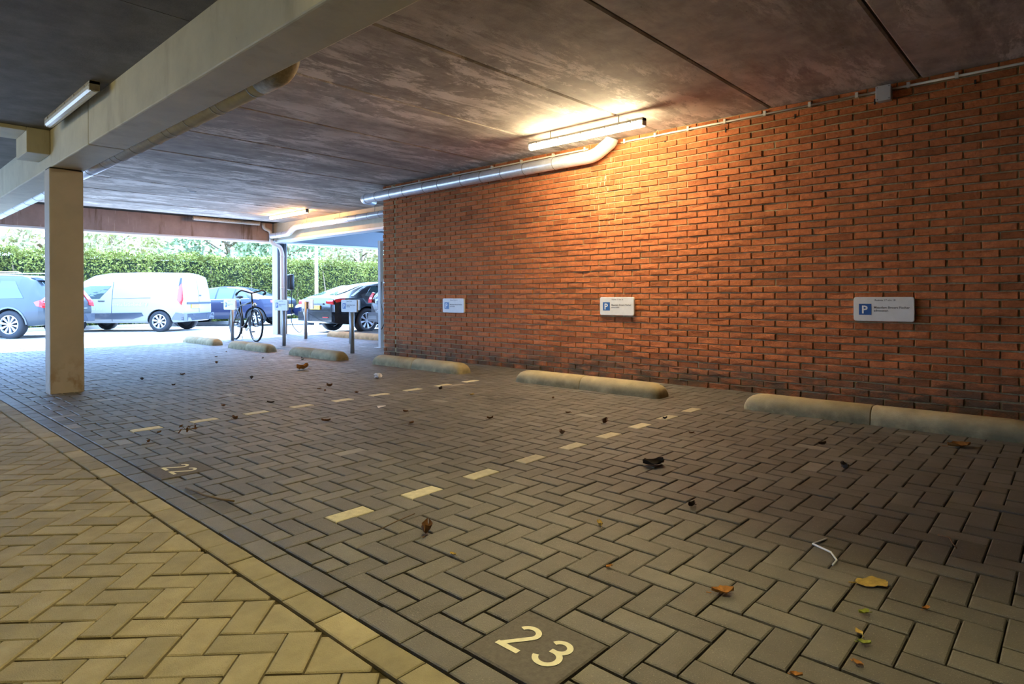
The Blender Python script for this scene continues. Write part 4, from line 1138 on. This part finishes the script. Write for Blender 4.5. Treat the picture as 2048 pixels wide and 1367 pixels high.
def tree(label, x, y, h, r, M, n=5000, trunk=.16, zc=None, lsize=.16):
    t = thing('tree', label, 'tree', (x, y, -.1), 0, 'trees behind the hedge')
    b = MB(); pts = [(0, 0, 0), (.05, 0, h*.25), (-.05, .05, h*.5), (0, 0, h*.8)]
    b.tube(pts, [trunk, trunk*.8, trunk*.6, trunk*.2], 10); b.obj('trunk', m_bark, t, smooth=True)
    zc = zc or h*.62
    for k in range(7):
        a = 2*PI*k/7+random.random(); z0 = h*random.uniform(.25, .6)
        b = MB(); b.tube([(0, 0, z0), (math.cos(a)*r*.45, math.sin(a)*r*.45, z0+h*.12), (math.cos(a)*r*.85, math.sin(a)*r*.85, z0+h*.2)], [trunk*.35, trunk*.22, trunk*.08], 6); b.obj('branch', m_bark, t, smooth=True)
    cl = rng.normal(size=(60, 3)); cl /= np.linalg.norm(cl, axis=1)[:, None]; cl *= rng.uniform(.35, 1, 60)[:, None]**.5
    cl = cl*(r, r, h*.42)+(0, 0, zc)
    ix = rng.integers(0, 60, n); p = cl[ix]+rng.normal(0, r*.13, (n, 3))
    p[:, 2] = np.maximum(p[:, 2], .6)
    v, f = leaf_cards(n, p, lsize, .3)
    cards_obj('crown', v, f, M, t, kind='stuff')
tree('yellowing tree with a bare brown trunk over the hedge at far left', 6.3, 32.0, 6.5, 2.3, m_leaf_b, 3200, .24, 5.0)
tree('pale loose tree above the hedge right behind the square pillar', 10.6, 40.0, 8.4, 3.0, m_leaf_b, 5200)
tree('green tree above the hedge directly over the delivery van', 13.2, 31.0, 6.6, 2.6, m_leaf_a, 6500)
tree('dense green tree above the hedge over the navy saloon', 21.0, 40.0, 8.8, 3.6, m_leaf_a, 8500)
tree('pale yellow-green tree above the hedge by the steel column', 21.0, 31.2, 6.2, 2.5, m_leaf_b, 4500)
tree('green tree above the hedge just right of the steel column', 31.0, 40.0, 8.2, 3.2, m_leaf_a, 5200)
tree('dark green tree above the hedge next to the brick wall corner', 29.0, 31.4, 6.2, 2.6, m_leaf_a, 5200)
# ------------------------------------------------------------------ litter on the paving
def leaf_mesh(L_, W_, curl, M, seed, lobes=0):
    r_ = random.Random(seed); b = MB(); nu, nv = 8, 4; vs = []
    for i in range(nu+1):
        u = i/nu; wd = W_*math.sin(PI*min(1, u*.96+.02))**.75*(1+.25*math.sin(u*9+seed) if lobes else 1)
        for j in range(nv+1):
            v_ = j/nv*2-1
            z = curl*L_*(.5*v_*v_+.55*(u-.5)**2*2)+r_.uniform(-.02, .02)*L_*(1+curl)
            vs.append(((u-.5)*L_, v_*wd/2+r_.uniform(-.02, .02)*L_, max(0.0, z)+.002))
    fs = [(i*(nv+1)+j, (i+1)*(nv+1)+j, (i+1)*(nv+1)+j+1, i*(nv+1)+j+1) for i in range(nu) for j in range(nv)]
    b.add(vs, fs)
    b.tube([(-.5*L_, 0, .003), (-.72*L_, .05*L_, .004)], .0012+L_*.006, 5)
    return b.mesh('fallen_leaf', M, True)
def leaf(label, x, y, L_, M, curl=.2, rz=None, group='dry leaves scattered over the paving', wr=.55, tilt=0.0):
    me = leaf_mesh(L_, L_*wr, curl, M, random.randrange(999), True)
    o = link('fallen_leaf', me, None, label, 'leaf', group); o.location = (x, y, .002)
    o.rotation_euler = (tilt, 0, rz if rz is not None else random.uniform(0, 6.28)); return o
leaf('large flat yellow leaf on the dark pavers at lower right', 2.407, .536, .11, m_dead_yellow, .04, rz=-.75, wr=.72)
leaf('curled orange-brown leaf on the dark pavers, lower right of centre', 1.994, .884, .075, m_dead_orange, .35, rz=-.8)
leaf('small green leaf scrap nearest below the large yellow leaf', 2.159, .502, .038, m_leaf_green, .4)
leaf('tiny yellow-green leaf scrap, upper of the pair at the bottom right', 2.023, .484, .034, m_dead_yellow, .3)
leaf('tiny green leaf scrap, lower of the pair at the bottom right', 1.973, .458, .034, m_leaf_green, .4)
leaf('small tan leaf fragment in a joint right of the large yellow leaf', 2.316, .364, .030, m_dead_orange, .4)
leaf('curled brown leaf standing on its edge above the 23 tile', 1.675, 2.029, .085, m_dead_brown, .7, rz=.7)
leaf('pale tan curled leaf between the two rows of white pavers', 2.223, 1.531, .045, m_dead_yellow, .6)
leaf('upright curled grey-brown leaf below the middle wheel stop', 4.017, 2.725, .075, m_dead_brown, .7, rz=.2, tilt=.3)
leaf('black crumpled leaf clump on the pavers right of centre', 3.222, 1.842, .13, m_dead_dark, .35, wr=.8)
leaf('small black curled leaf below the black leaf clump', 2.712, 1.351, .05, m_dead_dark, .6)
leaf('orange-brown leaf lying by the nearest wheel stop', 4.909, .587, .15, m_dead_orange, .25, rz=-.8)
leaf('orange leaf on the pavers before the wheel stop by the rightmost signpost', 4.285, 7.790, .20, m_dead_orange, .5)
leaf('small yellow leaf on the pavers near the middle wheel stop', 4.277, 4.468, .06, m_dead_yellow, .3)
leaf('small yellow leaf lying beside the 23 tile row of pavers', 1.601, 1.782, .03, m_dead_yellow, .3)
leaf('tan leaf scrap in a joint by the upper right corner of the 23 tile', 1.908, 1.276, .03, m_dead_orange, .3)
leaf('small tan leaf near the bottom edge right of the 23 tile', 1.852, .446, .03, m_dead_orange, .4)
leaf('small brown leaf near the bottom edge just right of the 23 tile', 1.690, .551, .03, m_dead_orange, .4)
small = []
for x, y in ((3.548, 3.499), (3.024, 3.837), (3.287, 4.252), (2.625, 4.410), (1.597, 4.967), (1.446, 4.700), (2.181, 5.040), (2.369, 5.710), (2.736, 5.560), (3.486, 5.993), (3.657, 6.069),
             (3.454, 5.820), (3.372, 7.332), (2.473, 8.257), (2.554, 7.476), (2.969, 8.379), (4.640, 3.729), (4.157, 3.180), (3.505, 2.737), (4.309, 4.979), (3.595, 5.455), (4.125, 2.053), (4.463, 2.447),
             (3.863, .991), (4.375, 1.256), (4.9, 8.9), (4.6, 9.6), (4.2, 10.4), (4.7, 11.2), (3.8, 9.4), (5.05, 9.2)):
    zone = ('between the two rows of white pavers' if 2.5 < y < 4.9 and x < 4.5 else 'in front of the brick wall' if x >= 3.8 and y < 4.9 else 'beyond the second row of white pavers' if y < 7 else 'near the small wheel stops at the back' if x > 3.5 else 'to the right behind the square pillar')
    small.append((zone, math.hypot(x, y), x, y))
ordw = ['nearest', 'second nearest', 'third nearest', 'fourth nearest', 'fifth nearest', 'sixth nearest', 'seventh nearest', 'eighth nearest', 'ninth nearest', 'tenth nearest']
cnt = {}
for zone, d, x, y in sorted(small, key=lambda q: q[1]):
    k = cnt.get(zone, 0); cnt[zone] = k+1
    leaf(ordw[k]+' small dark leaf '+zone, x, y, random.uniform(.035, .075), random.choice([m_dead_dark, m_dead_brown, m_dead_brown]), random.uniform(.3, .8), group='small dark leaves on the dark paving')
# leafy twig clump
t = thing('leafy_twig', 'small clump of dry twig with leaves near the first white pavers', 'twig', (1.755, 4.862, 0))
for k in range(6):
    a = k*1.1; b = MB(); b.tube([(0, 0, .004), (.03*math.cos(a), .03*math.sin(a), .02+.006*k), (.055*math.cos(a), .055*math.sin(a), .012+.012*(k % 3))], .0016, 5); b.obj('stem', m_twig, t)
    me = leaf_mesh(.035, .018, .4, m_dead_brown, 40+k, True); o = link('leaf', me, t); o.location = (.05*math.cos(a), .05*math.sin(a), .010+.012*(k % 3)); o.rotation_euler = (.4, .3*k, a)
def twig(label, pts, r, M, name='twig', cat='twig'):
    c = Vector(pts[len(pts)//2]); b = MB(); b.tube([Vector(p)-c for p in pts], r, 6)
    return b.obj(name, M, None, smooth=True, label=label, cat=cat, loc=tuple(c))
twig('long brown twig lying across the pavers below the 22 tile', [(1.225, 3.42, .006), (1.24, 3.30, .008), (1.235, 3.22, .012), (1.27, 3.10, .008), (1.30, 3.02, .010)], .005, m_twig)
twig('bent white plastic strip lying on the dark pavers at right', [(2.711, .765, .004), (2.616, .788, .006), (2.562, .707, .012), (2.514, .674, .006), (2.468, .675, .004)], .0042, m_paper, 'plastic_strip', 'litter')
twig('thin broken twig on the dark pavers at far right', [(3.052, .437, .006), (3.033, .396, .012), (2.985, .38, .008), (2.945, .362, .005)], .0025, m_dead_brown)
twig('thin straight straw lying by the first white marker paver', [(1.56, 2.20, .006), (1.66, 2.22, .007), (1.78, 2.24, .006)], .0025, m_twig)
b = MB(); r_ = random.Random(5)
bm = bmesh.new(); bmesh.ops.create_icosphere(bm, subdivisions=2, radius=.05)
for v in bm.verts: v.co *= r_.uniform(.6, 1.2); v.co.z = max(v.co.z*.7, -.028)
bm.transform(Matrix.Translation((4.414, 6.24, .03))); bm_obj('crumpled_paper', bm, m_paper, None, label='crumpled white paper ball by the wheel stop at the wall corner', cat='litter')
b = MB(); b.add([(0, 0, .003), (.10, .02, .006), (.12, .06, .004), (.02, .05, .015)], [(0, 1, 2, 3)]); o = b.obj('wrapper', m_paper, None, label='flat white wrapper on the pavers among the dark leaves', cat='litter', loc=(3.24, 4.58, 0))
